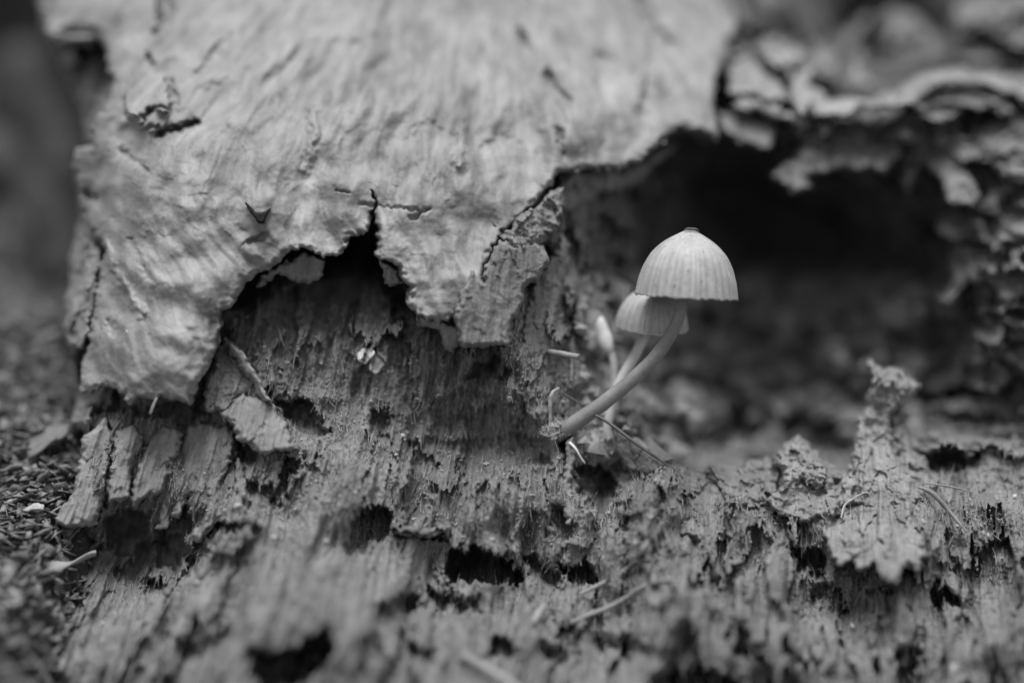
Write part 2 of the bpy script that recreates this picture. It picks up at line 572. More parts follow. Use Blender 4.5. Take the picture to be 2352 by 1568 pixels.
SHELL_POLY = [(88, -330), (88, 0), (95, 28), (93, 46), (106, 81), (150, 100), (205, 92), (229, 88), (243, 130), (253, 169), (260, 183), (253, 229), (226, 262), (212, 290),
              (206, 333), (180, 345), (167, 362), (167, 387), (176, 422), (187, 493), (205, 530), (225, 544), (239, 576), (228, 630), (218, 685), (211, 720),
              (201, 769), (190, 847), (183, 907), (197, 909), (225, 893), (260, 889), (282, 907), (289, 931), (317, 919), (352, 915), (380, 917),
              (412, 924), (436, 931), (450, 882), (472, 861), (482, 826), (500, 798), (507, 755), (503, 727), (510, 713), (542, 699),
              (553, 667), (577, 643), (598, 625), (634, 607), (662, 579), (690, 574), (725, 579), (739, 592), (785, 585), (795, 558),
              (806, 544), (832, 535), (847, 533), (853, 507), (859, 488), (864, 508), (866, 550), (869, 572), (862, 592), (880, 600), (903, 609), (917, 618),
              (924, 646), (941, 657), (943, 678), (938, 702), (952, 713), (980, 734), (1001, 741), (1030, 735), (1060, 715), (1090, 690), (1105, 640), (1125, 590), (1150, 545), (1190, 505), (1230, 465),
              (1270, 420), (1285, 400), (1350, 390), (1420, 388), (1480, 366), (1530, 315), (1570, 290), (1610, 300), (1640, 318), (1652, 322),
              (1648, 290), (1640, 250), (1650, 180), (1675, 100), (1690, 50), (1697, 0), (1720, -330)]
SHELL_D = [(60, -330, 50), (500, -330, 50), (1000, -330, 54), (1500, -330, 60), (1720, -330, 60),
           (100, 0, 30), (250, 0, 25), (500, 0, 22), (900, 0, 26), (1300, 0, 32), (1690, 0, 42),
           (250, 200, 15), (600, 200, 10), (1000, 200, 13), (1400, 200, 17), (1650, 200, 25),
           (175, 380, 14), (300, 400, 4), (600, 420, 1), (900, 420, 2), (1250, 390, 7), (1500, 330, 14), (1640, 290, 19),
           (205, 550, 11), (300, 600, 2), (500, 600, -2), (700, 560, -1), (860, 520, 0), (1000, 600, -2), (1150, 520, 2),
           (225, 700, 5), (350, 750, -4), (480, 720, -3), (950, 690, -3), (1050, 720, -3), (1120, 600, -1),
           (200, 850, 5), (300, 880, -4), (430, 910, -5), (480, 840, -4)]
shell_depth = Depth(SHELL_D)


def shell_flow(X, Y):
    s = np.interp(Y, [-300, 0, 250, 450, 600, 950], [0.7, 0.7, 0.55, 0.2, -0.28, -0.42]) * np.interp(X, [0, 600, 1000, 1300, 1650], [1.0, 1.0, 0.4, -0.4, -0.4])
    return X + s * (Y - 400) + 14 * noise2(X / 90, Y / 90, 44), Y


def shell_feats(X, Y, wx, wy, d, sdv):
    # flow of the weathered grain: leaning like a slash at the top, fanning the other way at the lower left
    u, v = shell_flow(X, Y)
    d = d + 1.3 * fbm2(X / 190, Y / 190, 3, 50)
    brk = smooth(-0.35, 0.35, noise2(X / 140, Y / 140, 59))
    d = d + 1.0 * fbm2(X / 150, Y / 150, 2, 58) + 0.8 * brk * fbm2(u / 70, v / 200, 2, 53) + 0.07 * brk * fbm2(u / 26, v / 150, 2, 54) + 0.04 * fbm2(u / 15, v / 70, 2, 55)
    d = d + 0.45 * fbm2(u / 60, v / 110, 2, 56) + 0.10 * fbm2(u / 40, v / 90, 2, 62) + 0.10 * fbm2(X / 26, Y / 26, 3, 57)
    fe, r1, r2, cu, cv = voronoi(u / 85 + 0.35 * noise2(X / 50, Y / 50, 8), v / 150 + 0.3 * noise2(X / 40, Y / 40, 6), 61)
    d = d - 0.16 * (r1 - 0.5)
    fe, r1, r2, cu, cv = voronoi(u / 30 + 0.4 * noise2(X / 20, Y / 20, 8), v / 60 + 0.3 * noise2(X / 20, Y / 20, 6), 64)
    d = d - 0.14 * (r1 - 0.5 + 0.5 * cv) * smooth(0.45, 0.7, r2)

    def step(poly, dz, soft=9):
        return dz * smooth(-soft, soft, poly_sd(wx, wy, poly))

    def groove(pts, w, dz):
        return dz * np.exp(-(line_dist(wx, wy, pts) / w) ** 2)
    d = d + step([(690, 110), (740, 92), (800, 98), (868, 78), (905, 108), (902, 170), (850, 218), (770, 235), (700, 200), (640, 220), (650, 150)], 0.6, 16)
    d = d + step([(1080, 40), (1120, 80), (1180, 60), (1225, 110), (1240, 160), (1270, 210), (1300, 270), (1290, 330), (1240, 240), (1180, 170), (1110, 130)], 0.7, 14)
    d = d + step([(955, 290), (985, 275), (1020, 300), (1050, 310), (1030, 400), (1000, 420), (960, 360)], 0.5)
    d = d + step([(1105, 330), (1160, 305), (1195, 330), (1150, 352), (1110, 355)], 0.7)
    d = d + step([(285, 215), (330, 170), (375, 175), (395, 235), (385, 262), (345, 250), (320, 282), (290, 270)], -2.2, 3)   # lumpy scar
    d = d + step([(300, 262), (345, 268), (365, 250), (388, 262), (375, 290), (340, 300), (310, 290)], -1.2, 3)
    d = d + groove([(366, 309), (400, 298), (452, 283)], 7, 3.6)
    d = d + groove([(292, 268), (312, 276), (330, 268)], 5, 1.6) + groove([(340, 252), (372, 244), (384, 248)], 5, 1.8)
    d = d + groove([(335, 292), (360, 288)], 5, 1.4) + groove([(338, 130), (350, 150)], 5, 1.4) + groove([(395, 190), (407, 240)], 4, 1.0)
    d = d + groove([(362, -60), (367, 20), (366, 60), (352, 74)], 5, 2.4) + step([(368, -40), (400, 20), (396, 40), (370, 60)], 1.5)
    d = d + groove([(150, 72), (190, 72), (225, 78)], 9, 2.6)
    d = d + groove([(455, 170), (500, 110), (530, 80)], 6, 0.7) + groove([(600, 70), (640, 30), (660, 0)], 8, 0.7)
    d = d + groove([(280, 345), (310, 370), (345, 395)], 6, 0.9)
    d = d + groove([(200, 445), (215, 455)], 9, 2.0)
    d = d + groove([(858, 495), (860, 470), (856, 440)], 2.6, 2.2) + groove([(830, 468), (880, 475), (960, 482)], 3, 0.5) + groove([(770, 440), (800, 442)], 3, 0.6)
    d = d + groove([(945, 500), (985, 480)], 5, 0.9) + groove([(565, 560), (615, 540)], 6, 1.0)
    d = d + groove([(1190, 80), (1215, 110)], 8, 1.2) + groove([(1260, 175), (1290, 215), (1310, 240)], 9, 1.6) + groove([(1380, 130), (1420, 150)], 10, 1.2)
    d = d + groove([(1285, 300), (1295, 355)], 6, 1.0) + groove([(1475, 0), (1500, 60), (1530, 100)], 14, 2.0) + groove([(1500, 80), (1490, 200), (1480, 260)], 12, 1.2)
    d = d + groove([(720, 250), (722, 300), (715, 350), (700, 390)], 12, -0.9)
    d = d + groove([(1060, 280), (1065, 340), (1055, 380)], 10, -0.8)
    d = d + groove([(1460, 370), (1500, 330), (1530, 300)], 14, -1.2)
    d = d + groove([(240, 560), (275, 640), (330, 720)], 9, -0.7) + groove([(300, 550), (340, 640)], 8, 0.5)
    d = d + groove([(255, 745), (262, 760)], 10, 0.8) + groove([(488, 740), (495, 790)], 14, 1.4)
    # crust grows crumblier towards the broken edge, and turns a little inwards
    near = smooth(90, 0, sdv)
    P = at(X, Y, d)
    d = d + 0.12 * (0.1 + near) * fbm3(P / 1.1, 4, 0.6)
    return d


shell = plate("outer_shell", SHELL_POLY, SHELL_D, M_SHELL, stump, thick=4.6, step=2.8, rough=0.12, fib=0.1, edge=16, jag=(6, 6), feats=shell_feats, rim_only=150, flow=shell_flow)

# ---- heartwood: one continuous body of rotten wood from the foreground slope to the back of the hollow
HD = [(560, 720, 9), (700, 640, 15), (830, 600, 20), (900, 660, 14), (650, 760, 5.5), (760, 760, 6), (850, 780, 5), (950, 760, 6), (1000, 800, 4.5), (600, 850, 3),
      (700, 860, 3), (850, 880, 4), (950, 900, 3.5), (1050, 850, 4.5), (1080, 900, 4), (1020, 950, 3.2), (750, 1000, 0), (850, 1000, 1), (950, 1020, 2), (1100, 1000, 2.5), (1200, 1020, 3),
      (240, 930, 5), (350, 960, 5), (250, 1000, 1), (450, 1000, 4), (220, 1100, -2), (400, 1100, -1), (600, 1080, -2), (180, 1180, -4), (350, 1200, 3), (500, 1180, -6),
      (330, 1300, 0), (250, 1280, 4), (450, 1350, -12), (300, 1450, -16), (200, 1550, -16), (400, 1560, -25),
      (700, 1150, -7), (800, 1050, -2), (900, 1100, -3), (1000, 1100, -2), (1100, 1100, -1), (700, 1250, -13), (900, 1280, -12), (1000, 1200, -5), (1150, 1200, -5), (600, 1350, -20),
      (750, 1400, -22), (900, 1400, -21), (700, 1560, -32), (1000, 1400, -15), (1100, 1400, -13), (1000, 1550, -27), (1250, 1300, -5), (1300, 1450, -14), (1250, 1560, -24),
      (1230, 700, 3), (1200, 850, 2), (1240, 900, 1), (1220, 950, 3), (1290, 700, 9), (1290, 850, 5), (1280, 960, 3), (1330, 600, 16), (1400, 600, 22), (1350, 800, 13), (1420, 800, 22),
      (1330, 950, 6), (1290, 1040, 2), (1400, 1000, 9), (1450, 1070, 9), (1550, 1090, 2), (1350, 1100, 3), (1300, 1200, -2), (1450, 1200, -3), (1600, 1150, -1), (1550, 1250, -5),
      (1700, 1150, 1), (1700, 1250, -6), (1600, 1400, -14), (1500, 1500, -19), (1700, 1550, -22),
      (1600, 1045, 27), (1700, 1040, 34), (1800, 1000, 40), (1550, 1000, 26), (1600, 900, 39), (1750, 900, 43), (1900, 920, 42), (1600, 750, 48), (1750, 750, 52), (1900, 800, 46), (2000, 780, 42), (1950, 330, 33), (1850, 385, 37), (2000, 450, 40), (1935, 1050, 32), (2080, 980, 26),
      (1500, 550, 40), (1650, 560, 62), (1800, 560, 72), (1950, 600, 64), (2050, 680, 48), (1550, 450, 42), (1640, 400, 68), (1750, 450, 72), (1900, 480, 66), (1450, 480, 30), (1300, 480, 14), (1480, 700, 36),
      (1750, 250, 30), (1900, 260, 29), (2100, 230, 31), (2300, 230, 33), (1950, 110, 105), (2070, 140, 105), (2250, 60, 62), (1800, 80, 62), (1750, 20, 52), (2340, 0, 60), (1750, 150, 42), (1850, 180, 42),
      (2150, 350, 31), (2300, 350, 25), (2060, 420, 36), (2200, 500, 30), (2340, 500, 21), (2110, 560, 48), (2250, 650, 25), (2340, 650, 18), (2130, 720, 42), (2250, 800, 27), (2330, 850, 21),
      (2150, 900, 38), (2250, 970, 26), (2340, 970, 24), (2200, 1050, 10), (2340, 1020, 14), (1900, 1110, 8), (1850, 1150, 3), (2000, 1130, 4), (2150, 1150, 3), (2300, 1150, 2),
      (1800, 1200, 0), (2000, 1250, -1), (2200, 1250, -2), (2320, 1300, -5), (1900, 1350, -6), (2050, 1400, -9), (2200, 1400, -9), (1900, 1500, -15), (2100, 1540, -17), (2330, 1450, -12), (2340, 1560, -17),
      (150, 1800, -26), (700, 1800, -48), (1300, 1800, -44), (1900, 1800, -38), (2400, 1800, -35), (2750, 0, 55), (2750, 400, 38), (2750, 800, 26), (2750, 1200, -2), (2750, 1700, -25),
      (1750, -330, 75), (2300, -330, 85), (2750, -330, 80),
      (190, 560, 14), (180, 700, 10), (180, 850, 8), (190, 980, 4), (200, 300, 22), (150, 180, 28), (105, 90, 33), (90, 0, 38)]
BODY_POLY = [(80, -330), (84, 0), (95, 28), (95, 60), (106, 81), (118, 105), (155, 185), (190, 262), (200, 335), (176, 356), (171, 387), (176, 422), (187, 493), (176, 530), (172, 551), (157, 593),
             (162, 629), (156, 680), (151, 720), (141, 752), (155, 787), (165, 808), (169, 861), (176, 907), (165, 974), (188, 991), (197, 1002), (185, 1035), (176, 1081), (162, 1134),
             (123, 1169), (121, 1200), (150, 1225), (200, 1245), (205, 1270), (180, 1350), (120, 1410), (60, 1480), (10, 1560), (-80, 1800), (-80, 1900), (2900, 1900), (2900, -330)]


def axis(lo, a, b, hi, fine, coarse):
    return np.concatenate([np.arange(lo, a, coarse), np.arange(a, b, fine), np.arange(b, hi, coarse)])


gx = axis(-60, 60, 2370, 2760, 2.45, 14)
gy = axis(-330, -16, 1584, 1800, 2.45, 14)
X, Y = np.meshgrid(gx, gy)
wx, wy = warp(X, Y, 8, 4)
HD = squeeze(HD)
dep = Depth(HD)(X, Y)
sd_shell = poly_sd(*warp(X, Y, 5, 4), SHELL_POLY)


def feat(poly, dz, soft=4, grow=None):
    """lower (+) or raise (-) the inside of an outline; grow > 0: more towards its lower edge"""
    global dep
    p = np.asarray(poly, float)
    xa, ya = p.min(0) - 40; xb, yb = p.max(0) + 40
    i0, i1 = np.searchsorted(gx, [xa, xb]); j0, j1 = np.searchsorted(gy, [ya, yb])
    s = np.s_[j0:j1, i0:i1]
    k = smooth(-soft, soft, poly_sd(hx[s], hy[s], poly))
    if dz > 2.5 and not grow:                       # an undercut: deepest below its upper edge, running out downwards
        t = np.clip((hy[s] - p[:, 1].min()) / np.ptp(p[:, 1]), 0, 1.2)
        k = k * (1.15 - 0.85 * t)
    if grow:
        t = np.clip((wy[s] - p[:, 1].min()) / np.ptp(p[:, 1]), 0, 1)
        k = k * t ** grow
    dep[s] += dz * k


def gro(pts, w, dz):
    global dep
    p = np.asarray(pts, float)
    m = 4 * w + 20
    xa, ya = p.min(0) - m; xb, yb = p.max(0) + m
    i0, i1 = np.searchsorted(gx, [xa, xb]); j0, j1 = np.searchsorted(gy, [ya, yb])
    s = np.s_[j0:j1, i0:i1]
    dep[s] += dz * np.exp(-(line_dist(wx[s], wy[s], pts) / w) ** 2)


hx = wx + 9 * noise2(X / 34, Y / 34, 101) + 7 * noise2(X / 12, Y / 18, 102)
hy = wy + 10 * noise2(X / 34, Y / 34, 103) + 9 * noise2(X / 9, Y / 40, 104)

# chunks of broken wood, elongated with the grain; each hangs forward at its lower end
u, v = grain(X, Y)
Pm = at(X, Y, dep)
chunk = np.interp(Y, [-300, 500, 700, 1050, 1300, 1568], [1.9, 2.2, 1.5, 1.0, 1.6, 2.2])
chunk = chunk * (1 - 0.85 * np.exp(-(((X - 690) / 260) ** 2 + ((Y - 1360) / 150) ** 2)))      # smoother foreground swell
wv = 0.40 * noise2(X / 70, Y / 70, 70) + 0.10 * noise2(X / 11, Y / 16, 72)
ww = 0.35 * noise2(X / 60, Y / 60, 71) + 0.22 * noise2(u / 10, v / 200, 73) + 0.10 * noise2(X / 9, Y / 9, 74)
face = smooth(900, 1020, Y) * (1 - smooth(1500, 1400, X) * 0)            # the fibrous face below the hollows
hol = smooth(1310, 1480, X) * smooth(1080, 1020, Y)                     # the big hollow and what frames it
# long slabs along the grain with stepped lower ends
f_, r1, r2, cu, cv = voronoi(u / 58 + 0.8 * wv, v / np.where(Y > 0, 260, 210) + 0.8 * ww, 1)
calmv = 1 - face * np.interp(X, [1300, 1600], [0.25, 0.0])
dep += (1 - hol) * calmv * chunk * -1.9 * ((r1 - 0.5) + (0.9 - np.interp(X, [1300, 1600], [0.4, 0.0]) * face) * cv + 0.5 * cu * (r2 - 0.5))
f_, r1, r2, cu, cv = voronoi(u / 26 + 0.8 * wv, v / 140 + 0.8 * ww, 2)
dep += (1 - hol) * calmv * chunk * -0.9 * ((r1 - 0.5) + 0.9 * cv) * smooth(0.2, 0.6, r2 + 0.3 * wv)
# wavy stacked layers around the hollow
f_, r1, r2, cu, cv = voronoi(X / 210 + 1.2 * wv, Y / 88 + 1.3 * wv + 0.3 * ww, 4)
dep += hol * -6.0 * ((r1 - 0.5) + 1.0 * cv)
f_, r1, r2, cu, cv = voronoi(X / 60 + wv, Y / 40 + ww, 5)
dep += hol * -2.4 * ((r1 - 0.5) + 0.9 * cv)
# fine fibres and crumbs
pit = 1 - 0.45 * face
fibm = 0.4 + 0.6 * smooth(-0.15, 0.3, noise2(X / 160, Y / 160, 80) + 0.15)
crm = 1.1 - 0.9 * fibm
calm = 1 - 0.5 * smooth(1230, 1380, Y)
dep += (1 - 0.7 * hol) * fibm * (0.34 * fbm2(u / 8.0, v / 110, 3, 82, 0.6) + 0.95 * fbm2(u / 24, v / 190, 2, 84) + 1.2 * smooth(1100, 1300, Y) * fbm2(u / 55, v / 300, 2, 86))
dep += calm * pit * (0.2 + crm) * 0.6 * fbm3(Pm / 1.7, 4, 0.66)
swell = np.exp(-(((X - 690) / 260) ** 2 + ((Y - 1360) / 150) ** 2))
dep += 1.1 * (1 - 0.7 * swell) * fbm3(Pm / 6.5, 3, 0.55) + smooth(1000, 1150, Y) * (2.6 * fbm2(u / 120, v / 380, 2, 87) - np.interp(X, [1250, 1650], [1.8, 0.7]) * np.abs(fbm2(u / 42, v / 340, 2, 88)) + np.interp(X, [1250, 1650], [1.2, 2.6]) * fbm3(Pm / 12, 3))
dep += hol * (5.0 * fbm3(Pm / 12, 3, 0.55) + 4.0 * np.abs(fbm3(Pm / 5.0, 3, 0.6)) - 1)

# hollows and ledges placed by hand
dep -= 5.0 * np.exp(-(((X - 700) / 190) ** 2 + ((Y - 1390) / 100) ** 2)) + 3.5 * np.exp(-(((X - 1590) / 110) ** 2 + ((Y - 1400) / 110) ** 2)) + 3.5 * np.exp(-(((X - 2240) / 120) ** 2 + ((Y - 1480) / 90) ** 2)) 
feat([(640, 922), (690, 915), (735, 940), (752, 990), (718, 1018), (690, 1004), (664, 964)], 6.5, 5)
feat([(830, 1165), (880, 1158), (902, 1190), (898, 1232), (850, 1252), (792, 1280), (806, 1210)], 7.5, 7)
feat([(1035, 1268), (1080, 1256), (1150, 1276), (1205, 1318), (1190, 1340), (1110, 1336), (1030, 1342), (1022, 1300)], 16, 4)
feat([(1030, 1210), (1180, 1215), (1200, 1270), (1150, 1276), (1080, 1258), (1035, 1262)], -2.5, 6, 1.5)
feat([(575, 1488), (640, 1502), (700, 1482), (750, 1440), (770, 1490), (735, 1545), (600, 1600)], 14, 10)
feat([(560, 1400), (760, 1370), (760, 1440), (700, 1482), (640, 1500), (570, 1488)], -3, 12, 1.0)
feat([(250, 1178), (300, 1172), (345, 1185), (335, 1215), (360, 1255), (300, 1275), (235, 1245)], 7.5, 8)
feat([(360, 1205), (400, 1195), (430, 1150), (445, 1215), (405, 1305), (365, 1295)], 6.5, 7)
feat([(125, 1206), (211, 1232), (240, 1260), (220, 1280), (140, 1240)], 7, 5)
feat([(425, 1320), (440, 1260), (480, 1212), (530, 1194), (560, 1210), (500, 1235), (470, 1290), (440, 1340)], 5, 6)
feat([(470, 1260), (480, 1232), (520, 1204), (560, 1204), (590, 1225), (560, 1262), (520, 1275)], -2.5, 6)
feat([(535, 1185), (600, 1188), (610, 1205), (545, 1202)], -3, 4)
feat([(330, 1335), (370, 1325), (385, 1370), (350, 1385)], 5, 7)
feat([(1228, 985), (1262, 962), (1318, 962), (1330, 985), (1300, 1012), (1250, 1016)], -2.2, 14)
feat([(1274, 1012), (1298, 1010), (1308, 1022), (1296, 1036), (1276, 1032)], 8, 3)
feat([(1330, 1070), (1380, 1060), (1410, 1100), (1422, 1155), (1370, 1175), (1330, 1125)], 8, 8)
feat([(1270, 1150), (1300, 1170), (1330, 1230), (1290, 1240), (1262, 1200)], 4, 8)
feat([(1200, 1285), (1230, 1280), (1300, 1330), (1290, 1350), (1220, 1320)], 4, 6)
feat([(1290, 1300), (1350, 1290), (1370, 1330), (1320, 1350)], 7, 7)
feat([(905, 1225), (1025, 1222), (1025, 1236), (905, 1240)], 3.5, 4)
feat([(880, 1212), (1030, 1208), (1028, 1222), (900, 1226)], -2.5, 3)
feat([(930, 960), (990, 935), (1060, 960), (1110, 940), (1180, 975), (1250, 985), (1250, 1010), (1180, 1040), (1120, 1025), (1060, 1060), (1000, 1020), (940, 1040)], 1.2, 16)
feat([(985, 930), (1060, 890), (1090, 940), (1150, 930), (1200, 975), (1130, 1000), (1060, 985), (1000, 1015)], 1.8, 10)
feat([(1085, 835), (1150, 820), (1180, 850), (1120, 880), (1070, 870)], 5, 6)
feat([(1100, 880), (1170, 860), (1190, 930), (1120, 900)], -2, 5, 1)
feat([(945, 1015), (1060, 1000), (1250, 1005), (1262, 1060), (1120, 1090), (1010, 1120), (965, 1190), (925, 1215), (938, 1100)], 2.2, 8)
feat([(1420, 1110), (1500, 1100), (1520, 1200), (1490, 1300), (1440, 1290), (1430, 1200)], -1.8, 10)
feat([(330, 1250), (420, 1230), (450, 1290), (430, 1350), (340, 1365), (270, 1320)], 5.5, 14)
feat([(860, 940), (900, 960), (870, 1020), (850, 980)], 3, 5)
feat([(1745, 1078), (1790, 1066), (1802, 1112), (1770, 1146), (1744, 1134)], 11, 5)
feat([(1815, 1070), (1845, 1065), (1850, 1110), (1825, 1120)], 4, 5)
feat([(1700, 1160), (1760, 1150), (1770, 1170), (1710, 1178)], 4, 3)
feat([(1825, 1265), (1870, 1255), (1900, 1292), (1884, 1330), (1834, 1322)], 8, 6)
feat([(1860, 1090), (1920, 1120), (1900, 1170), (1850, 1150)], 3, 7)
feat([(2125, 1330), (2180, 1345), (2225, 1395), (2160, 1405), (2130, 1370)], 6, 5)
feat([(2080, 1270), (2110, 1285), (2100, 1330), (2075, 1320)], 5, 4)
feat([(1860, 1350), (1920, 1345), (1930, 1375), (1870, 1380)], 3, 9)
feat([(1980, 1345), (2060, 1350), (2060, 1365), (1985, 1362)], 3, 8)
feat([(1630, 1320), (1660, 1325), (1665, 1370), (1640, 1375)], 3, 9)
feat([(1690, 1485), (1760, 1478), (1765, 1500), (1700, 1515)], 4, 10)
feat([(2060, 1490), (2110, 1480), (2120, 1540), (2070, 1560)], 4, 10)
feat([(1130, 1470), (1170, 1462), (1185, 1500), (1160, 1540), (1125, 1520)], 5, 9)
feat([(1240, 1480), (1300, 1490), (1290, 1530), (1245, 1520)], 4, 10)
feat([(950, 1480), (1000, 1490), (990, 1530), (950, 1510)], 4, 10)
feat([(860, 1400), (930, 1360), (960, 1380), (930, 1440), (950, 1500), (900, 1560), (860, 1480)], 5, 12)
feat([(985, 1350), (1060, 1370), (1070, 1420), (1000, 1430), (975, 1390)], 5, 7)
feat([(1040, 1395), (1100, 1370), (1110, 1400), (1060, 1430)], 3, 9)
feat([(1500, 1560), (1600, 1530), (1700, 1560), (1700, 1620), (1500, 1620)], 8, 8)
feat([(2075, 1090), (2160, 1040), (2240, 1060), (2180, 1085), (2120, 1100)], 5, 7)
feat([(200, 905), (225, 895), (260, 892), (280, 910), (288, 935), (265, 950), (215, 945), (195, 925)], 6, 4)
feat([(300, 930), (430, 932), (470, 880), (500, 930), (440, 985), (380, 960), (310, 955)], 5, 6)
feat([(545, 1000), (590, 1040), (565, 1100), (530, 1150), (545, 1070)], 5, 5)
feat([(655, 1060), (690, 1055), (665, 1120), (640, 1170), (620, 1180), (640, 1120)], 5, 5)
feat([(560, 1110), (620, 1105), (640, 1150), (600, 1170), (560, 1160)], 4, 6)
gro([(245, 960), (258, 1030), (243, 1120), (235, 1160)], 5, 3)
gro([(375, 1180), (385, 1260)], 5, 3)
gro([(700, 1040), (708, 1075)], 6, 2.5)
# the front swell's soft folds
gro([(380, 1470), (450, 1500), (520, 1460)], 18, 2)
gro([(760, 1300), (750, 1380), (720, 1450)], 18, -2); gro([(560, 1300), (540, 1400), (500, 1500)], 16, 1.6); gro([(650, 1280), (630, 1400), (600, 1480)], 14, -1.2)
gro([(1560, 1260), (1570, 1400), (1540, 1480)], 22, -3); gro([(1690, 1300), (1700, 1420)], 14, -3); gro([(1810, 1400), (1830, 1540)], 12, -3)
gro([(1390, 1480), (1480, 1500)], 20, 3)
gro([(1380, 900), (1440, 1000), (1500, 1070)], 30, -3)
gro([(1550, 900), (1620, 1010), (1660, 1060)], 22, -5); gro([(1700, 880), (1760, 960)], 20, -4); gro([(1800, 940), (1870, 920), (1900, 940)], 16, -6)
gro([(1950, 840), (1880, 760), (1800, 720)], 16, -6); gro([(2050, 800), (1980, 850)], 14, -6); gro([(1480, 860), (1530, 960)], 14, -4)
gro([(1300, 640), (1330, 760), (1320, 880)], 18, -2.5)
gro([(1400, 640), (1440, 720)], 14, -5)

# under the outer shell: a gap at the broken edge, closing a few centimetres up
gap = 1.6 + 9.0 * smooth(70, -5, sd_shell) * smooth(380, 520, Y)
shd = shell_depth(X, Y)
inside = smooth(-30, 10, sd_shell)
dep = np.where(sd_shell > -30, dep * (1 - inside) + np.maximum(dep, shd + 2.2 + gap) * inside, dep)
hole_top = smooth(420, 470, Y) * smooth(1020, 900, X) * smooth(480, 540, X) * smooth(720, 690, Y)
dep = dep + 14 * hole_top * smooth(-60, -6, sd_shell)
deep = sd_shell > 170
dep = np.where(deep, shd + 4, dep)

body_sd = poly_sd(*warp(X, Y, 4, 3, 2), BODY_POLY)
# roll the body away at its left silhouette
roll = np.clip(body_sd / 60, 0, 1)
dep = dep + 9 * (1 - np.sqrt(np.clip(1 - (1 - roll) ** 2, 0, 1)))
keep = (body_sd > 0) & ~deep
Fh, idx = grid_faces(keep)
Vh = at(X[keep], Y[keep], dep[keep])
be = boundary(Fh)
bpos = X[keep][be]
# close the body behind its outer silhouette only
outer = (np.abs(body_sd[keep][be]).max(1) < 8) | (X[keep][be].max(1) > 2740) | (Y[keep][be].min(1) < -320) | (Y[keep][be].max(1) > 1785)
be = be[outer]
n = len(Vh)
uv, inv = np.unique(be, return_inverse=True); inv = inv.reshape(be.shape)
bx, by = X[keep][uv], Y[keep][uv]
skirt = at(bx + (1300 - bx) * 0.12, by, np.maximum(dep[keep][uv], 0) + 120)
skirt[:, 2] = np.minimum(skirt[:, 2], 90)
Fs = np.stack([be[:, 1], be[:, 0], inv[:, 0] + n, inv[:, 1] + n], 1)
Gh = np.stack([u[keep] * K, v[keep] * K, dep[keep]], -1)
heart = mesh_obj("heartwood", np.concatenate([Vh, skirt]), np.concatenate([Fh, Fs]), M_HEART, stump, grain=np.concatenate([Gh, Gh[uv] + np.array([0, 0, 60.0])]))


def surf(px, py):
    """depth of the finished heartwood at a layout position"""
    i = np.clip(np.searchsorted(gx, px), 0, len(gx) - 1); j = np.clip(np.searchsorted(gy, py), 0, len(gy) - 1)
    return dep[j, i]


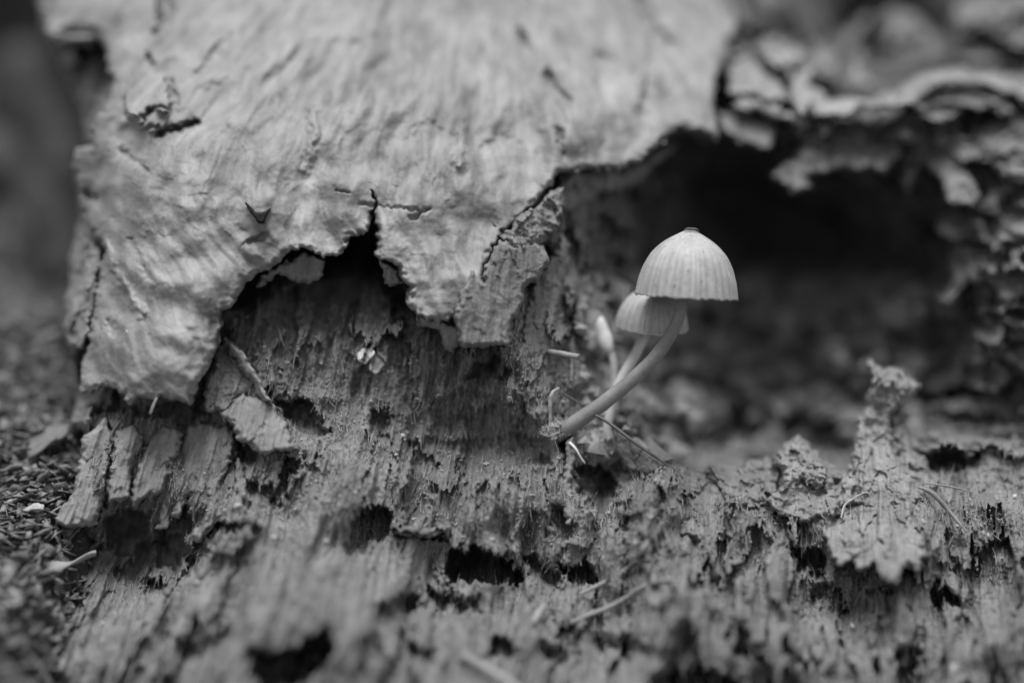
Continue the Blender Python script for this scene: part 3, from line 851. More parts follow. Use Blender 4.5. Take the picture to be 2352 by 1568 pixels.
# ---- slabs, flakes and ledges of the broken wood
PLATES = [
    # name, outline, control depths, thickness, rough, fibre
    ("wood_block", [(1105, 640), (1125, 590), (1150, 548), (1195, 560), (1250, 560), (1262, 607), (1240, 639), (1209, 657), (1195, 700), (1180, 740), (1172, 792), (1060, 796), (1050, 765), (1040, 730), (1060, 680), (1080, 620)],
     [(1110, 560, -2.4), (1250, 560, 0.8), (1060, 790, -4.5), (1170, 790, -3.0)], 6, 0.5, 0.6),
    ("bark_rim", [(585, 655), (640, 600), (700, 585), (748, 592), (732, 640), (690, 655), (660, 640), (640, 628), (600, 665)], [(600, 650, 1.5), (740, 600, 2), (690, 650, 2.5)], 3, 1.4, 0.4),
    ("bark_rim", [(866, 594), (917, 615), (926, 650), (905, 662), (880, 655)], [(866, 594, 0.5), (926, 640, 1), (890, 660, 1.5)], 3, 0.8, 0.4),
    ("bark_rim", [(945, 700), (1000, 735), (1060, 745), (1062, 790), (1040, 812), (1015, 790), (1005, 760), (960, 740)], [(945, 700, 0), (1060, 750, -1), (1030, 810, 1)], 4, 1.3, 0.5),
    ("shell_lip", [(1280, 410), (1350, 392), (1430, 390), (1490, 365), (1530, 330), (1560, 330), (1490, 400), (1430, 430), (1380, 440), (1310, 490), (1270, 470)], [(1280, 420, 11), (1430, 410, 18), (1540, 335, 24), (1300, 480, 12)], 5, 1.8, 0.3),
    ("torn_flap", [(1150, 545), (1190, 505), (1250, 450), (1290, 430), (1300, 470), (1280, 520), (1245, 560), (1200, 575), (1165, 560)], [(1160, 550, -0.8), (1290, 430, 5), (1240, 560, 1.5)], 4, 2.8, 0.3),
    ("wood_column", [(1225, 640), (1262, 600), (1290, 540), (1310, 560), (1300, 640), (1290, 760), (1275, 860), (1262, 970), (1240, 985), (1210, 960), (1195, 900), (1190, 820), (1200, 740)],
     [(1270, 560, 6), (1220, 700, 2.5), (1200, 900, 0.5), (1260, 960, 1.5), (1300, 650, 8), (1280, 850, 4)], 6, 1.2, 1.3),
    ("splintered_slab", [(466, 905), (500, 800), (520, 775), (545, 793), (581, 843), (620, 918), (600, 930), (563, 905), (520, 940), (480, 950)], [(470, 900, 0.5), (530, 790, 3), (610, 920, 0), (520, 930, -0.5)], 5, 1.6, 0.8),
    ("splintered_slab", [(503, 945), (560, 902), (628, 926), (652, 970), (669, 1009), (684, 1032), (598, 1042), (549, 1004)], [(503, 945, -1), (628, 926, -1.5), (680, 1030, -4), (560, 1000, -3.5)], 5, 0.4, 0.9),
    ("splintered_slab", [(520, 785), (545, 790), (585, 850), (628, 926), (604, 926), (572, 872), (532, 820)], [(530, 790, 0.5), (585, 850, -1.4), (620, 922, -2.4)], 3, 0.3, 0.5),
    ("fibre_bundle", [(195, 1000), (250, 958), (262, 1010), (250, 1080), (240, 1150), (215, 1215), (130, 1205), (120, 1190), (165, 1135), (180, 1060)], [(200, 1000, 2), (255, 970, 1), (125, 1195, -4), (215, 1210, -6)], 7, 0.4, 1.5),
    ("fibre_bundle", [(265, 985), (310, 975), (332, 1000), (305, 1080), (290, 1150), (245, 1162), (240, 1130), (258, 1050)], [(270, 985, 1), (330, 1000, 0), (245, 1155, -5), (290, 1150, -5)], 6, 0.6, 1.5),
    ("fibre_bundle", [(340, 1000), (400, 975), (422, 1000), (392, 1090), (375, 1130), (330, 1150), (310, 1168), (295, 1150), (312, 1080)], [(345, 1000, 1), (420, 1000, 0), (300, 1155, -4.5), (375, 1130, -5)], 6, 0.7, 1.5),
    ("fibre_bundle", [(425, 985), (470, 960), (545, 990), (528, 1060), (503, 1120), (492, 1148), (450, 1132), (430, 1152), (412, 1192), (395, 1180), (415, 1100), (405, 1050)], [(430, 980, 2), (540, 990, 0), (400, 1185, -5), (490, 1145, -6)], 6, 0.6, 1.6),
    ("fibre_bundle", [(550, 1060), (600, 1048), (655, 1055), (640, 1112), (600, 1100), (560, 1115)], [(550, 1060, -1), (655, 1055, -2), (560, 1110, -4)], 4, 0.7, 1.2),
    ("fibre_bundle", [(355, 1215), (378, 1130), (402, 1150), (382, 1212)], [(360, 1210, -2), (380, 1130, 0), (400, 1150, 0)], 3, 0.7, 1.3),
    ("fibre_bundle", [(525, 1120), (548, 1050), (566, 1070), (552, 1170), (500, 1200), (450, 1245), (436, 1232), (470, 1180)], [(548, 1050, -1), (450, 1240, -8), (550, 1170, -7)], 5, 0.5, 1.5),
    ("side_bark", [(183, 530), (215, 545), (236, 578), (226, 640), (214, 700), (205, 760), (195, 800), (160, 790), (146, 752), (154, 700), (164, 630), (160, 593), (172, 551)], [(180, 540, 16), (230, 580, 9), (150, 750, 12), (200, 790, 6)], 5, 1.6, 1.3),
    # the far side of the hollow and the upper ledges
    ("curled_ledge", [(1832, 215), (1850, 188), (1900, 225), (1970, 232), (2060, 212), (2100, 178), (2160, 160), (2240, 160), (2352, 182), (2420, 200), (2420, 240), (2350, 228), (2240, 194), (2170, 196), (2120, 228), (2060, 248), (1980, 256), (1930, 272), (1870, 266), (1842, 242)],
     [(1840, 210, 32), (1980, 240, 21), (2100, 200, 25), (2240, 180, 29), (2400, 220, 30), (1930, 265, 20)], 9, 2.0, 0.6),
    ("ledge_lump", [(1675, 165), (1700, 120), (1742, 130), (1762, 170), (1800, 195), (1812, 235), (1760, 232), (1700, 218), (1668, 212)], [(1700, 120, 36), (1760, 160, 33), (1680, 210, 25), (1800, 230, 23)], 8, 2.2, 0.4),
    ("ledge_lump", [(1735, 105), (1760, 84), (1815, 95), (1850, 110), (1846, 150), (1812, 178), (1775, 168), (1748, 130)], [(1740, 100, 38), (1850, 110, 38), (1810, 175, 27)], 8, 2.4, 0.4),
    ("ledge_lump", [(1812, 185), (1852, 150), (1874, 158), (1856, 195), (1868, 232), (1852, 268), (1826, 262), (1816, 230)], [(1850, 150, 34), (1820, 190, 28), (1845, 265, 19)], 8, 2.4, 0.4),
    ("ledge_lump", [(1866, 120), (1895, 110), (1930, 140), (1925, 185), (1890, 205), (1868, 170)], [(1870, 120, 42), (1930, 140, 44), (1890, 200, 33)], 8, 2.2, 0.4),
    ("hollow_wall", [(2048, 300), (2085, 285), (2125, 300), (2128, 350), (2105, 400), (2085, 450), (2068, 400), (2060, 350)], [(2050, 300, 34), (2125, 300, 32), (2085, 450, 24)], 8, 2.4, 0.6),
    ("hollow_wall", [(2255, 290), (2320, 270), (2390, 290), (2390, 400), (2350, 430), (2300, 400), (2270, 350)], [(2260, 290, 30), (2390, 290, 26), (2330, 420, 17)], 8, 2.6, 0.6),
    ("hollow_wall", [(2270, 440), (2330, 430), (2390, 450), (2390, 540), (2330, 550), (2290, 510)], [(2270, 440, 28), (2390, 440, 22), (2330, 545, 15)], 8, 2.6, 0.6),
    ("hollow_wall", [(2160, 480), (2200, 475), (2240, 500), (2230, 545), (2190, 560), (2150, 530)], [(2160, 480, 32), (2240, 490, 28), (2190, 555, 22)], 8, 2.6, 0.6),
    ("standing_splinter", [(1948, 212), (1960, 150), (1968, 100), (1984, 130), (1996, 212)], [(1960, 200, 38), (1970, 100, 50), (1990, 200, 38)], 6, 1.2, 0.8),
    ("standing_splinter", [(1880, 160), (1925, 105), (1985, 40), (2010, 20), (2000, 50), (1950, 110), (1905, 165)], [(1880, 160, 50), (2000, 30, 62), (1950, 100, 56)], 6, 1.2, 0.8),
    ("upper_shred", [(2000, 40), (2060, 20), (2140, 60), (2180, 110), (2150, 130), (2110, 125), (2080, 140), (2040, 100)], [(2000, 30, 70), (2140, 60, 64), (2100, 135, 55)], 8, 2.0, 0.6),
    ("upper_shred", [(2180, 20), (2260, -20), (2340, 20), (2330, 60), (2260, 70), (2200, 60)], [(2180, 20, 60), (2330, 20, 54), (2260, 70, 46)], 8, 2.0, 0.6),
    ("upper_shred", [(2150, 130), (2230, 95), (2330, 90), (2380, 130), (2300, 150), (2220, 150)], [(2150, 130, 56), (2370, 110, 50), (2250, 150, 45)], 8, 2.2, 0.6),
    ("upper_shred", [(1700, 30), (1740, 0), (1790, 10), (1760, 50), (1720, 70)], [(1700, 30, 46), (1790, 10, 52), (1730, 70, 42)], 8, 2.0, 0.6),
    ("ledge_bar", [(1685, 232), (1700, 222), (1790, 240), (1800, 256), (1842, 268), (1852, 290), (1830, 286), (1780, 268), (1690, 252)], [(1690, 240, 24), (1850, 280, 22), (1780, 250, 23)], 6, 0.8, 0.3),
    ("ledge_flake", [(1645, 262), (1700, 265), (1770, 282), (1784, 310), (1762, 348), (1720, 332), (1690, 322), (1650, 302)], [(1650, 270, 26), (1780, 290, 25), (1760, 345, 21)], 5, 0.9, 0.3),
    ("ledge_flake", [(1770, 400), (1826, 368), (1846, 320), (1868, 284), (1930, 292), (2000, 280), (2056, 290), (2070, 350), (2030, 398), (1950, 386), (1890, 396), (1850, 402), (1872, 432), (1820, 442), (1790, 418)], [(1860, 290, 30), (2056, 290, 30), (1790, 410, 21), (2000, 390, 21)], 9, 2.0, 0.6),
    ("ledge_flake", [(1870, 272), (1930, 276), (2000, 262), (2050, 272), (2030, 300), (2000, 290), (1970, 308), (1930, 300), (1890, 305)], [(1870, 272, 30), (2050, 272, 30), (1950, 305, 26)], 6, 1.8, 0.4),
    ("hollow_wall", [(2130, 330), (2180, 318), (2212, 360), (2232, 400), (2252, 450), (2232, 482), (2180, 462), (2162, 420), (2120, 370)], [(2130, 330, 30), (2250, 400, 22), (2200, 480, 16)], 8, 2.4, 0.4),
    ("hollow_wall", [(2120, 200), (2200, 195), (2290, 212), (2330, 260), (2300, 262), (2230, 240), (2180, 245), (2130, 240)], [(2120, 200, 31), (2330, 240, 27), (2200, 250, 24)], 8, 1.2, 0.4),
    ("hollow_wall", [(2180, 572), (2230, 552), (2300, 578), (2380, 600), (2380, 690), (2300, 692), (2270, 650), (2220, 642), (2190, 702), (2158, 690), (2188, 640)], [(2200, 560, 26), (2370, 600, 19), (2300, 690, 15), (2170, 700, 21)], 8, 2.0, 0.5),
    ("hollow_wall", [(2240, 720), (2330, 700), (2390, 720), (2390, 790), (2330, 780), (2280, 770)], [(2240, 720, 26), (2380, 710, 20), (2330, 780, 16)], 8, 1.8, 0.5),
    ("standing_splinter", [(2163, 888), (2188, 850), (2200, 800), (2214, 782), (2228, 820), (2212, 872), (2182, 902)], [(2190, 850, 31), (2214, 790, 33), (2180, 900, 29)], 4, 0.8, 0.6),
    ("curled_ledge", [(2130, 932), (2200, 912), (2280, 915), (2300, 880), (2330, 878), (2370, 940), (2380, 992), (2280, 952), (2180, 947)], [(2140, 930, 27), (2320, 880, 28), (2370, 985, 20)], 6, 1.4, 0.4),
    ("standing_splinter", [(1988, 830), (2000, 816), (2030, 850), (2070, 845), (2114, 885), (2092, 907), (2078, 934), (2050, 952), (2046, 995), (2056, 1040), (2078, 1080), (2120, 1120), (2100, 1165), (2000, 1165), (1920, 1165), (1905, 1128), (1950, 1080), (1962, 1000), (1982, 945), (1990, 912), (2004, 890), (1996, 860)],
     [(2000, 825, 10), (2105, 885, 9), (1990, 930, 8), (2045, 985, 7.5), (1908, 1130, 1.5), (2000, 1155, -1.5), (2140, 1110, 3), (2030, 1060, 4), (2010, 880, 7)], 9, 1.7, 2.0),
    ("standing_splinter", [(2036, 955), (2062, 938), (2092, 948), (2084, 985), (2100, 1030), (2138, 1066), (2165, 1105), (2130, 1160), (2060, 1150), (2030, 1090), (2040, 1020)], [(2045, 950, 10), (2090, 950, 11), (2040, 1080, 4.5), (2160, 1105, 4), (2080, 1150, 0)], 9, 2.2, 1.8),
    ("crumbling_knob", [(1862, 1075), (1885, 1050), (1918, 1070), (1945, 1085), (1958, 1120), (1950, 1180), (1890, 1200), (1850, 1160)], [(1870, 1060, 6), (1945, 1090, 5), (1900, 1195, -4)], 8, 2.4, 1.4),
    ("crumbling_knob", [(1690, 1090), (1720, 1060), (1765, 1050), (1800, 1075), (1790, 1110), (1805, 1160), (1770, 1195), (1700, 1190), (1672, 1140)], [(1720, 1062, 6.5), (1790, 1070, 7), (1690, 1180, -2.5), (1780, 1190, -3)], 8, 2.4, 1.4),
    ("crumbling_knob", [(1770, 1062), (1800, 1014), (1836, 998), (1864, 1022), (1896, 1060), (1926, 1120), (1932, 1180), (1860, 1200), (1785, 1192), (1752, 1150), (1792, 1120), (1798, 1080)], [(1800, 1015, 6), (1864, 1022, 6), (1925, 1120, 0.5), (1860, 1195, -6), (1760, 1150, -1.5)], 9, 2.8, 1.2),
    ("layered_flake", [(1612, 1082), (1655, 1062), (1724, 1078), (1756, 1108), (1770, 1160), (1700, 1176), (1650, 1126)], [(1620, 1075, 5), (1740, 1100, 4), (1700, 1165, -1)], 6, 2.2, 0.3),
    ("crumbling_knob", [(1498, 1105), (1530, 1070), (1572, 1064), (1612, 1083), (1662, 1128), (1705, 1185), (1690, 1230), (1640, 1240), (1560, 1235), (1505, 1200)], [(1530, 1075, 3.5), (1610, 1085, 3.5), (1690, 1200, -3), (1540, 1220, -6.5)], 8, 1.5, 1.8),
    ("wood_chunk", [(1882, 1215), (1905, 1165), (1935, 1150), (1962, 1160), (2000, 1136), (2060, 1122), (2105, 1126), (2150, 1150), (2165, 1210), (2158, 1280), (2120, 1290), (2112, 1312), (2085, 1300), (2062, 1336), (2020, 1332), (2005, 1300), (1978, 1316), (1955, 1288), (1930, 1302), (1905, 1275)],
     [(1890, 1200, -3), (1935, 1150, 1.5), (2060, 1122, 2), (2150, 1150, 1.5), (1915, 1290, -15), (2060, 1330, -23), (2150, 1280, -15), (2020, 1210, -10)], 10, 1.3, 2.6),
    ("splinter_point", [(2118, 1240), (2150, 1268), (2200, 1328), (2232, 1380), (2240, 1398), (2214, 1382), (2160, 1337), (2128, 1312)], [(2120, 1250, -5), (2235, 1390, -7), (2140, 1320, -8)], 4, 0.8, 0.6),
    ("splinter_point", [(2075, 1342), (2140, 1330), (2148, 1400), (2122, 1442), (2096, 1448), (2080, 1400)], [(2080, 1340, -8), (2140, 1335, -8), (2100, 1445, -12)], 5, 0.8, 1.2),
    ("fibre_strip", [(1300, 1000), (1320, 995), (1322, 1060), (1312, 1120), (1322, 1180), (1312, 1208), (1298, 1185), (1290, 1130), (1296, 1060)], [(1305, 1000, 1), (1320, 1000, 1), (1310, 1200, -5)], 3, 0.5, 1.0),
    ("wood_bar", [(903, 1216), (960, 1212), (1022, 1214), (1024, 1226), (960, 1228), (904, 1226)], [(905, 1220, -11), (1020, 1220, -9), (960, 1226, -11)], 4, 0.5, 0.2),
]
for i, (nm, poly, ctrl, th, ro, fi) in enumerate(PLATES):
    ctrl = squeeze(ctrl)
    far = min(c[2] for c in ctrl) > 25
    plate(nm, poly, ctrl, M_SHELL if nm in ("curled_ledge", "ledge_lump", "ledge_bar") else (M_HEART if nm in ("wood_block", "wood_column", "torn_flap", "ledge_flake", "hollow_wall", "upper_shred") else M_EDGE), stump, thick=th, step=4.0 if far else 2.4, rough=ro * (2.4 if far else 1.0), fib=fi, edge=12 if not far else 18, jag=(14, 8) if far else (8, 5), seed=i % 7)

# ---- crumbs and loose fibres on the broken wood: far too many to count
def scatter_mask(n, fx, fy, lim=900):
    px = rng.uniform(200, 2352, n); py = rng.uniform(560, 1568, n)
    return px, py


def crumbs(name, n, size, mat, box=(200, 2352, 600, 1568), dmax=60, front=0.15):
    base = np.array([(1, 0, 0), (-1, 0, 0), (0, 1, 0), (0, -1, 0), (0, 0, 1), (0, 0, -1)], float)
    fc = np.array([(0, 2, 4), (2, 1, 4), (1, 3, 4), (3, 0, 4), (2, 0, 5), (1, 2, 5), (3, 1, 5), (0, 3, 5)])
    px = rng.uniform(box[0], box[1], n); py = rng.uniform(box[2], box[3], n)
    ok = (rng.random(n) < np.interp(py, [1200, 1320], [1, front])) & (poly_sd(px, py, SHELL_POLY) < -4) & (poly_sd(px, py, BODY_POLY) > 20)
    px, py = px[ok], py[ok]
    d = surf(px, py)
    ok = d < dmax
    px, py, d = px[ok], py[ok], d[ok]
    n = len(px)
    c = at(px, py, d - 0.05)
    s = size[0] * np.exp(rng.normal(0, 0.5, n)); s = np.clip(s, 0.04, size[1])
    v = base[None] * rng.uniform(0.4, 1.2, (n, 6, 1)) * s[:, None, None] + rng.normal(0, 0.15, (n, 6, 3)) * s[:, None, None]
    v = v + c[:, None]
    F = fc[None] + (np.arange(n) * 6)[:, None, None]
    o = mesh_obj(name, v.reshape(-1, 3), F.reshape(-1, 3), mat, stump, shade=False)
    o["kind"] = "stuff"
    return o


def fibres(name, n, mat):
    px = rng.uniform(200, 2352, n); py = rng.uniform(640, 1568, n)
    ok = (poly_sd(px, py, SHELL_POLY) < -6) & (poly_sd(px, py, BODY_POLY) > 25)
    px, py = px[ok], py[ok]; d = surf(px, py)
    ok = d < 25
    px, py, d = px[ok], py[ok], d[ok]; n = len(px)
    s = np.interp(px, [0, 500, 1000, 1500, 2400], [0.36, 0.27, 0.14, 0.02, -0.06])
    ang = np.arctan(s) + rng.normal(0, 0.28, n)
    ln = np.clip(rng.lognormal(3.0, 0.5, n), 8, 70); bend = rng.normal(0, 0.25, n); w = rng.uniform(0.7, 1.7, n); lift = rng.uniform(0.0, 1.1, n)
    V = []; 
    for k in range(4):
        t = k / 3.0
        a = ang + bend * (t - 0.5)
        qx = px - np.sin(a) * ln * (t - 0.5); qy = py + np.cos(a) * ln * (t - 0.5)
        qd = np.minimum(d, surf(qx, qy)) - 0.08 - lift * abs(t - 0.3) * 0.8
        for j in range(3):
            V.append(at(qx + w * (1 - 0.6 * abs(t - .5) * 2) * math.cos(j * 2.094), qy + w * 0.4 * math.sin(j * 2.094), qd - 0.05 * w * math.sin(j * 2.094)))
    V = np.stack(V, 1)
    fc = []
    for k in range(3):
        for j in range(3):
            a, b = k * 3 + j, k * 3 + (j + 1) % 3
            fc.append((a, b, b + 3, a + 3))
    F = np.array(fc)[None] + (np.arange(n) * 12)[:, None, None]
    o = mesh_obj(name, V.reshape(-1, 3), F.reshape(-1, 4), mat, stump)
    o["kind"] = "stuff"
    return o


crumbs("wood_crumbs", 26000, (0.11, 0.5), M_CRUMB)
fibres("loose_fibres", 9000, M_FIBRE)
crumbs("hollow_clods", 2600, (0.75, 2.6), M_CRUMB, (1330, 2120, 640, 1060), 95)

# ------------------------------------------------------------------ mushrooms
def tube(name, pts, rads, mat, parent=None, seg=14, sub=8, noise=0.0, origin=None):
    p = np.asarray(pts, float); r = np.asarray(rads, float)
    n = len(p)
    t = np.linspace(0, n - 1, (n - 1) * sub + 1)
    def cr(a):
        out = []
        for q in t:
            i = min(int(q), n - 2); f = q - i
            a0, a1, a2, a3 = a[max(i - 1, 0)], a[i], a[i + 1], a[min(i + 2, n - 1)]
            out.append(0.5 * ((2 * a1) + (-a0 + a2) * f + (2 * a0 - 5 * a1 + 4 * a2 - a3) * f * f + (-a0 + 3 * a1 - 3 * a2 + a3) * f ** 3))
        return np.array(out)
    C = cr(p); R = cr(r)
    T = np.gradient(C, axis=0); T /= np.linalg.norm(T, axis=1)[:, None]
    ref = np.array([0.0, 1.0, 0.1])
    A = np.cross(T, ref); A /= np.linalg.norm(A, axis=1)[:, None]
    B = np.cross(T, A)
    th = np.linspace(0, 2 * math.pi, seg, endpoint=False)
    V = C[:, None] + R[:, None, None] * (np.cos(th)[None, :, None] * A[:, None] + np.sin(th)[None, :, None] * B[:, None])
    if noise:
        nn = fbm3(V / (r.mean() * 2.2), 3)
        V = V + (V - C[:, None]) * nn[..., None] * noise
    m = len(C)
    i = np.arange(m - 1)[:, None]; j = np.arange(seg)[None]
    F = np.stack([i * seg + j, i * seg + (j + 1) % seg, (i + 1) * seg + (j + 1) % seg, (i + 1) * seg + j], -1).reshape(-1, 4)
    V = V.reshape(-1, 3)
    V = np.concatenate([V, C[:1], C[-1:]])
    caps = [(m * seg, (k + 1) % seg, k, k) for k in range(seg)] + [(m * seg + 1, (m - 1) * seg + k, (m - 1) * seg + (k + 1) % seg, (m - 1) * seg + (k + 1) % seg) for k in range(seg)]
    faces = [tuple(f) for f in F] + [c[:3] for c in caps]
    return mesh_obj(name, V, faces, mat, parent, origin=origin)


def cap(parent, apex, rim, prof, R, mat, ribs, seed, depth_tilt=0.0, wall=0.35, name="cap"):
    """bell cap: axis from apex to rim centre (mm, world); prof = [(height share from the apex, radius share)]"""
    apex = np.asarray(apex); rim = np.asarray(rim)
    ax = rim - apex; H = np.linalg.norm(ax); ax = ax / H
    e1 = np.cross(ax, np.array([0, 1.0, 0])); e1 /= np.linalg.norm(e1)
    e2 = np.cross(ax, e1)
    ph = np.array(prof, float)
    ch = np.r_[0, np.cumsum(np.hypot(*np.diff(ph, axis=0).T))]; ch /= ch[-1]
    t = np.linspace(0, 1, 60)
    h = np.interp(t, ch, ph[:, 0]); r = np.interp(t, ch, ph[:, 1])
    k = np.array([1, 2, 1]) / 4.0
    for _ in range(6):
        h[1:-1] = np.convolve(h, k, 'same')[1:-1]; r[1:-1] = np.convolve(r, k, 'same')[1:-1]
    seg = 300
    th = np.linspace(0, 2 * math.pi, seg, endpoint=False)
    Rr, Th = np.meshgrid(r, th, indexing='ij'); Hh = np.meshgrid(h, th, indexing='ij')[0]
    ribamp = 0.022 * smooth(0.25, 0.75, Hh)
    ph_ = ribs * Th + 1.8 * np.sin(Th * 3 + seed) + 1.3 * np.sin(Th * 7 + 2 * seed) + 0.9 * np.sin(Th * 13 + 5 * seed)
    wob = 0.012 * np.sin(2 * Th + seed) + 0.008 * np.sin(5 * Th + seed * 2)
    rr = R * Rr * (1 + ribamp * (np.abs(np.sin(ph_ / 2)) - 0.6) + wob)
    hh = H * (Hh + smooth(0.85, 1.0, Hh) * (0.004 * np.sin(ph_) + 0.022 * noise2(Th * 6, Th * 0 + seed, 3) + 0.016 * noise2(Th * 25, Th * 0 + seed, 4)))
    def pos(rr, hh):
        return apex + rr[..., None] * (np.cos(Th)[..., None] * e1 + np.sin(Th)[..., None] * e2) + hh[..., None] * ax
    Vo = pos(rr, hh)
    G = np.stack([np.abs(np.sin(ph_ / 2)) * smooth(0.12, 0.45, Hh) + 0.6 * (1 - smooth(0.12, 0.45, Hh)), Hh, 0 * Hh], -1).reshape(-1, 3)
    Vi = pos(np.maximum(rr - wall * (0.4 + 0.6 * (1 - Hh)), 0.0), hh + wall * 0.9 * (1 - smooth(0.5, 1.0, Hh)))
    m = len(t)
    def faces(o, flip):
        i = np.arange(m - 1)[:, None]; j = np.arange(seg)[None]
        F = np.stack([i * seg + j, (i + 1) * seg + j, (i + 1) * seg + (j + 1) % seg, i * seg + (j + 1) % seg], -1).reshape(-1, 4) + o
        return F[:, ::-1] if flip else F
    N = m * seg
    j = np.arange(seg)
    rimF = np.stack([(m - 1) * seg + j, N + (m - 1) * seg + j, N + (m - 1) * seg + (j + 1) % seg, (m - 1) * seg + (j + 1) % seg], -1)
    o = mesh_obj(name, np.concatenate([Vo.reshape(-1, 3), Vi.reshape(-1, 3)]), np.concatenate([faces(0, False), faces(N, True), rimF]), mat, parent, grain=np.concatenate([G, G]))
    # gills on the underside
    gv, gf = [], []
    for g in range(ribs):
        a = 2 * math.pi * g / ribs
        dv = math.cos(a) * e1 + math.sin(a) * e2; tv = -math.sin(a) * e1 + math.cos(a) * e2
        b0 = len(gv)
        for q in np.linspace(0.3, 0.97, 8):
            rq = np.interp(q, h, r) * R - wall * 0.8; dq = 0.16 * R * math.sin(math.pi * min(1, q * 0.9))
            for s in (-1, 1):
                gv.append(apex + dv * rq + ax * H * q + tv * 0.04 * s)
                gv.append(apex + dv * max(rq - dq, 0.5) + ax * H * q + tv * 0.02 * s)
        for q in range(7):
            c = b0 + q * 4
            gf += [(c, c + 4, c + 5, c + 1), (c + 2, c + 3, c + 7, c + 6), (c + 1, c + 5, c + 7, c + 3)]
    mesh_obj("gills", np.array(gv), gf, M_STEM, o)
    return o


def PX(pts, ds):
    return np.array([at(x, y, d) for (x, y), d in zip(pts, ds)])


def R_(px, d=0.0):
    return np.asarray(px, float) * K * (D0 + d) / D0


MUSH_GROUP = "bell mushrooms growing out of the hollow"
# the big one
b = at(1292, 998, 1.5)
m1 = empty("mushroom", b)
tag(m1, "largest bell mushroom, pale ribbed cap on long curved grey stem", "mushroom", MUSH_GROUP)
PROF = [(0, 0.0), (0.0, 0.10), (0.03, 0.165), (0.07, 0.265), (0.12, 0.38), (0.17, 0.48), (0.25, 0.605), (0.37, 0.745), (0.55, 0.865), (0.75, 0.945), (1.0, 1.0)]
c1 = cap(m1, at(1586, 529, -0.3), at(1576.5, 681, 0.25), PROF, R_(117), M_CAP, 38, 1.3)
tube("stem", PX([(1571, 640), (1568, 684), (1560, 725), (1540, 770), (1506, 818), (1456, 868), (1396, 918), (1340, 958), (1292, 990), (1240, 1018)], [0, 0, 0, 0, 0.2, 0.5, 0.9, 1.3, 2.2, 6.0]),
     R_([12.5, 13.5, 14, 14.8, 15.4, 16, 17, 18.2, 20, 23]), M_STEM, m1, seg=22, sub=10, noise=0.06)
for q in range(9):
    a = random.uniform(0, 6.28)
    x0, y0 = 1300 + 16 * math.cos(a), 985 + 14 * math.sin(a)
    l = random.uniform(16, 34)
    pts = [(x0, y0), (x0 + l * .5 * math.cos(a) + random.uniform(-4, 4), y0 + l * .5 * math.sin(a)), (x0 + l * math.cos(a), y0 + l * math.sin(a) + random.uniform(-5, 5))]
    tube("mycelium_thread", PX(pts, [1.0, float(surf(*pts[1])) - 0.5, float(surf(*pts[2])) - 0.3]), R_([1.6, 1.2, 0.7]), M_FIBRE, m1, seg=6, sub=4, noise=0.3)
rg = tube("cap_nub", PX([(1571, 529.5), (1579, 526), (1589, 526), (1599, 527), (1605, 531)], [-1.0, -1.1, -1.1, -1.1, -0.9]), R_([1.5, 3.0, 3.2, 3.2, 1.8]), M_NEEDLE, c1, seg=8, sub=4, noise=0.3)
# the one behind it
b = at(1400, 960, 8)
m2 = empty("mushroom", b)
tag(m2, "smaller bell mushroom half hidden behind the largest cap", "mushroom", MUSH_GROUP)
cap(m2, at(1504, 655, 6.6), at(1496, 750, 7.8), PROF, R_(84, 7.5), M_CAP, 34, 2.7)
tube("stem", PX([(1492, 715), (1483, 762), (1460, 812), (1432, 862), (1412, 905), (1398, 960), (1392, 1000)], [7.5, 7.5, 7, 7, 6.8, 6.8, 7]), R_([12, 12, 12.5, 12.5, 12, 11, 10]), M_STEM_PALE, m2, seg=16, sub=8, noise=0.03)
# the bud
b = at(1408, 1005, 10)
m3 = empty("mushroom", b)
tag(m3, "unopened drop-shaped mushroom bud on thin pale stem beside the curved stem", "mushroom", MUSH_GROUP)
tube("cap", PX([(1383, 727), (1381, 738), (1382, 752), (1386, 772), (1393, 790), (1400, 803), (1404, 812)], [9.5, 9.5, 9.5, 9.5, 9.2, 9, 9]), R_([3, 11, 15.5, 18.5, 18, 13, 6], 9), M_BUD, m3, seg=18, sub=6, noise=0.08)
tube("stem", PX([(1400, 795), (1408, 825), (1412, 860), (1413, 900), (1410, 945), (1408, 985), (1407, 1020)], [9, 9, 9, 9, 9.3, 9.8, 10.5]), R_([8, 9, 9, 9, 9.5, 10.5, 10], 9), M_BUD, m3, seg=12, sub=6, noise=0.06)

# ------------------------------------------------------------------ needles, twigs, flakes, specks
def sloose(name, label, cat, pts, ds, rads, mat, group=None, noise=0.12, seg=8):
    ds = [q[2] for q in squeeze([(x, y, d) for (x, y), d in zip(pts, ds)])]
    ds = [min(d, float(np.median(surf(np.array([x - 6, x, x + 6]), np.array([y, y, y])))) - 0.7) if y > 1040 else d for (x, y), d in zip(pts, ds)]
    P = PX(pts, ds)
    o = tube(name, P, R_(rads), mat, None, seg=seg, sub=6, noise=noise, origin=P[0])
    return tag(o, label, cat, group)


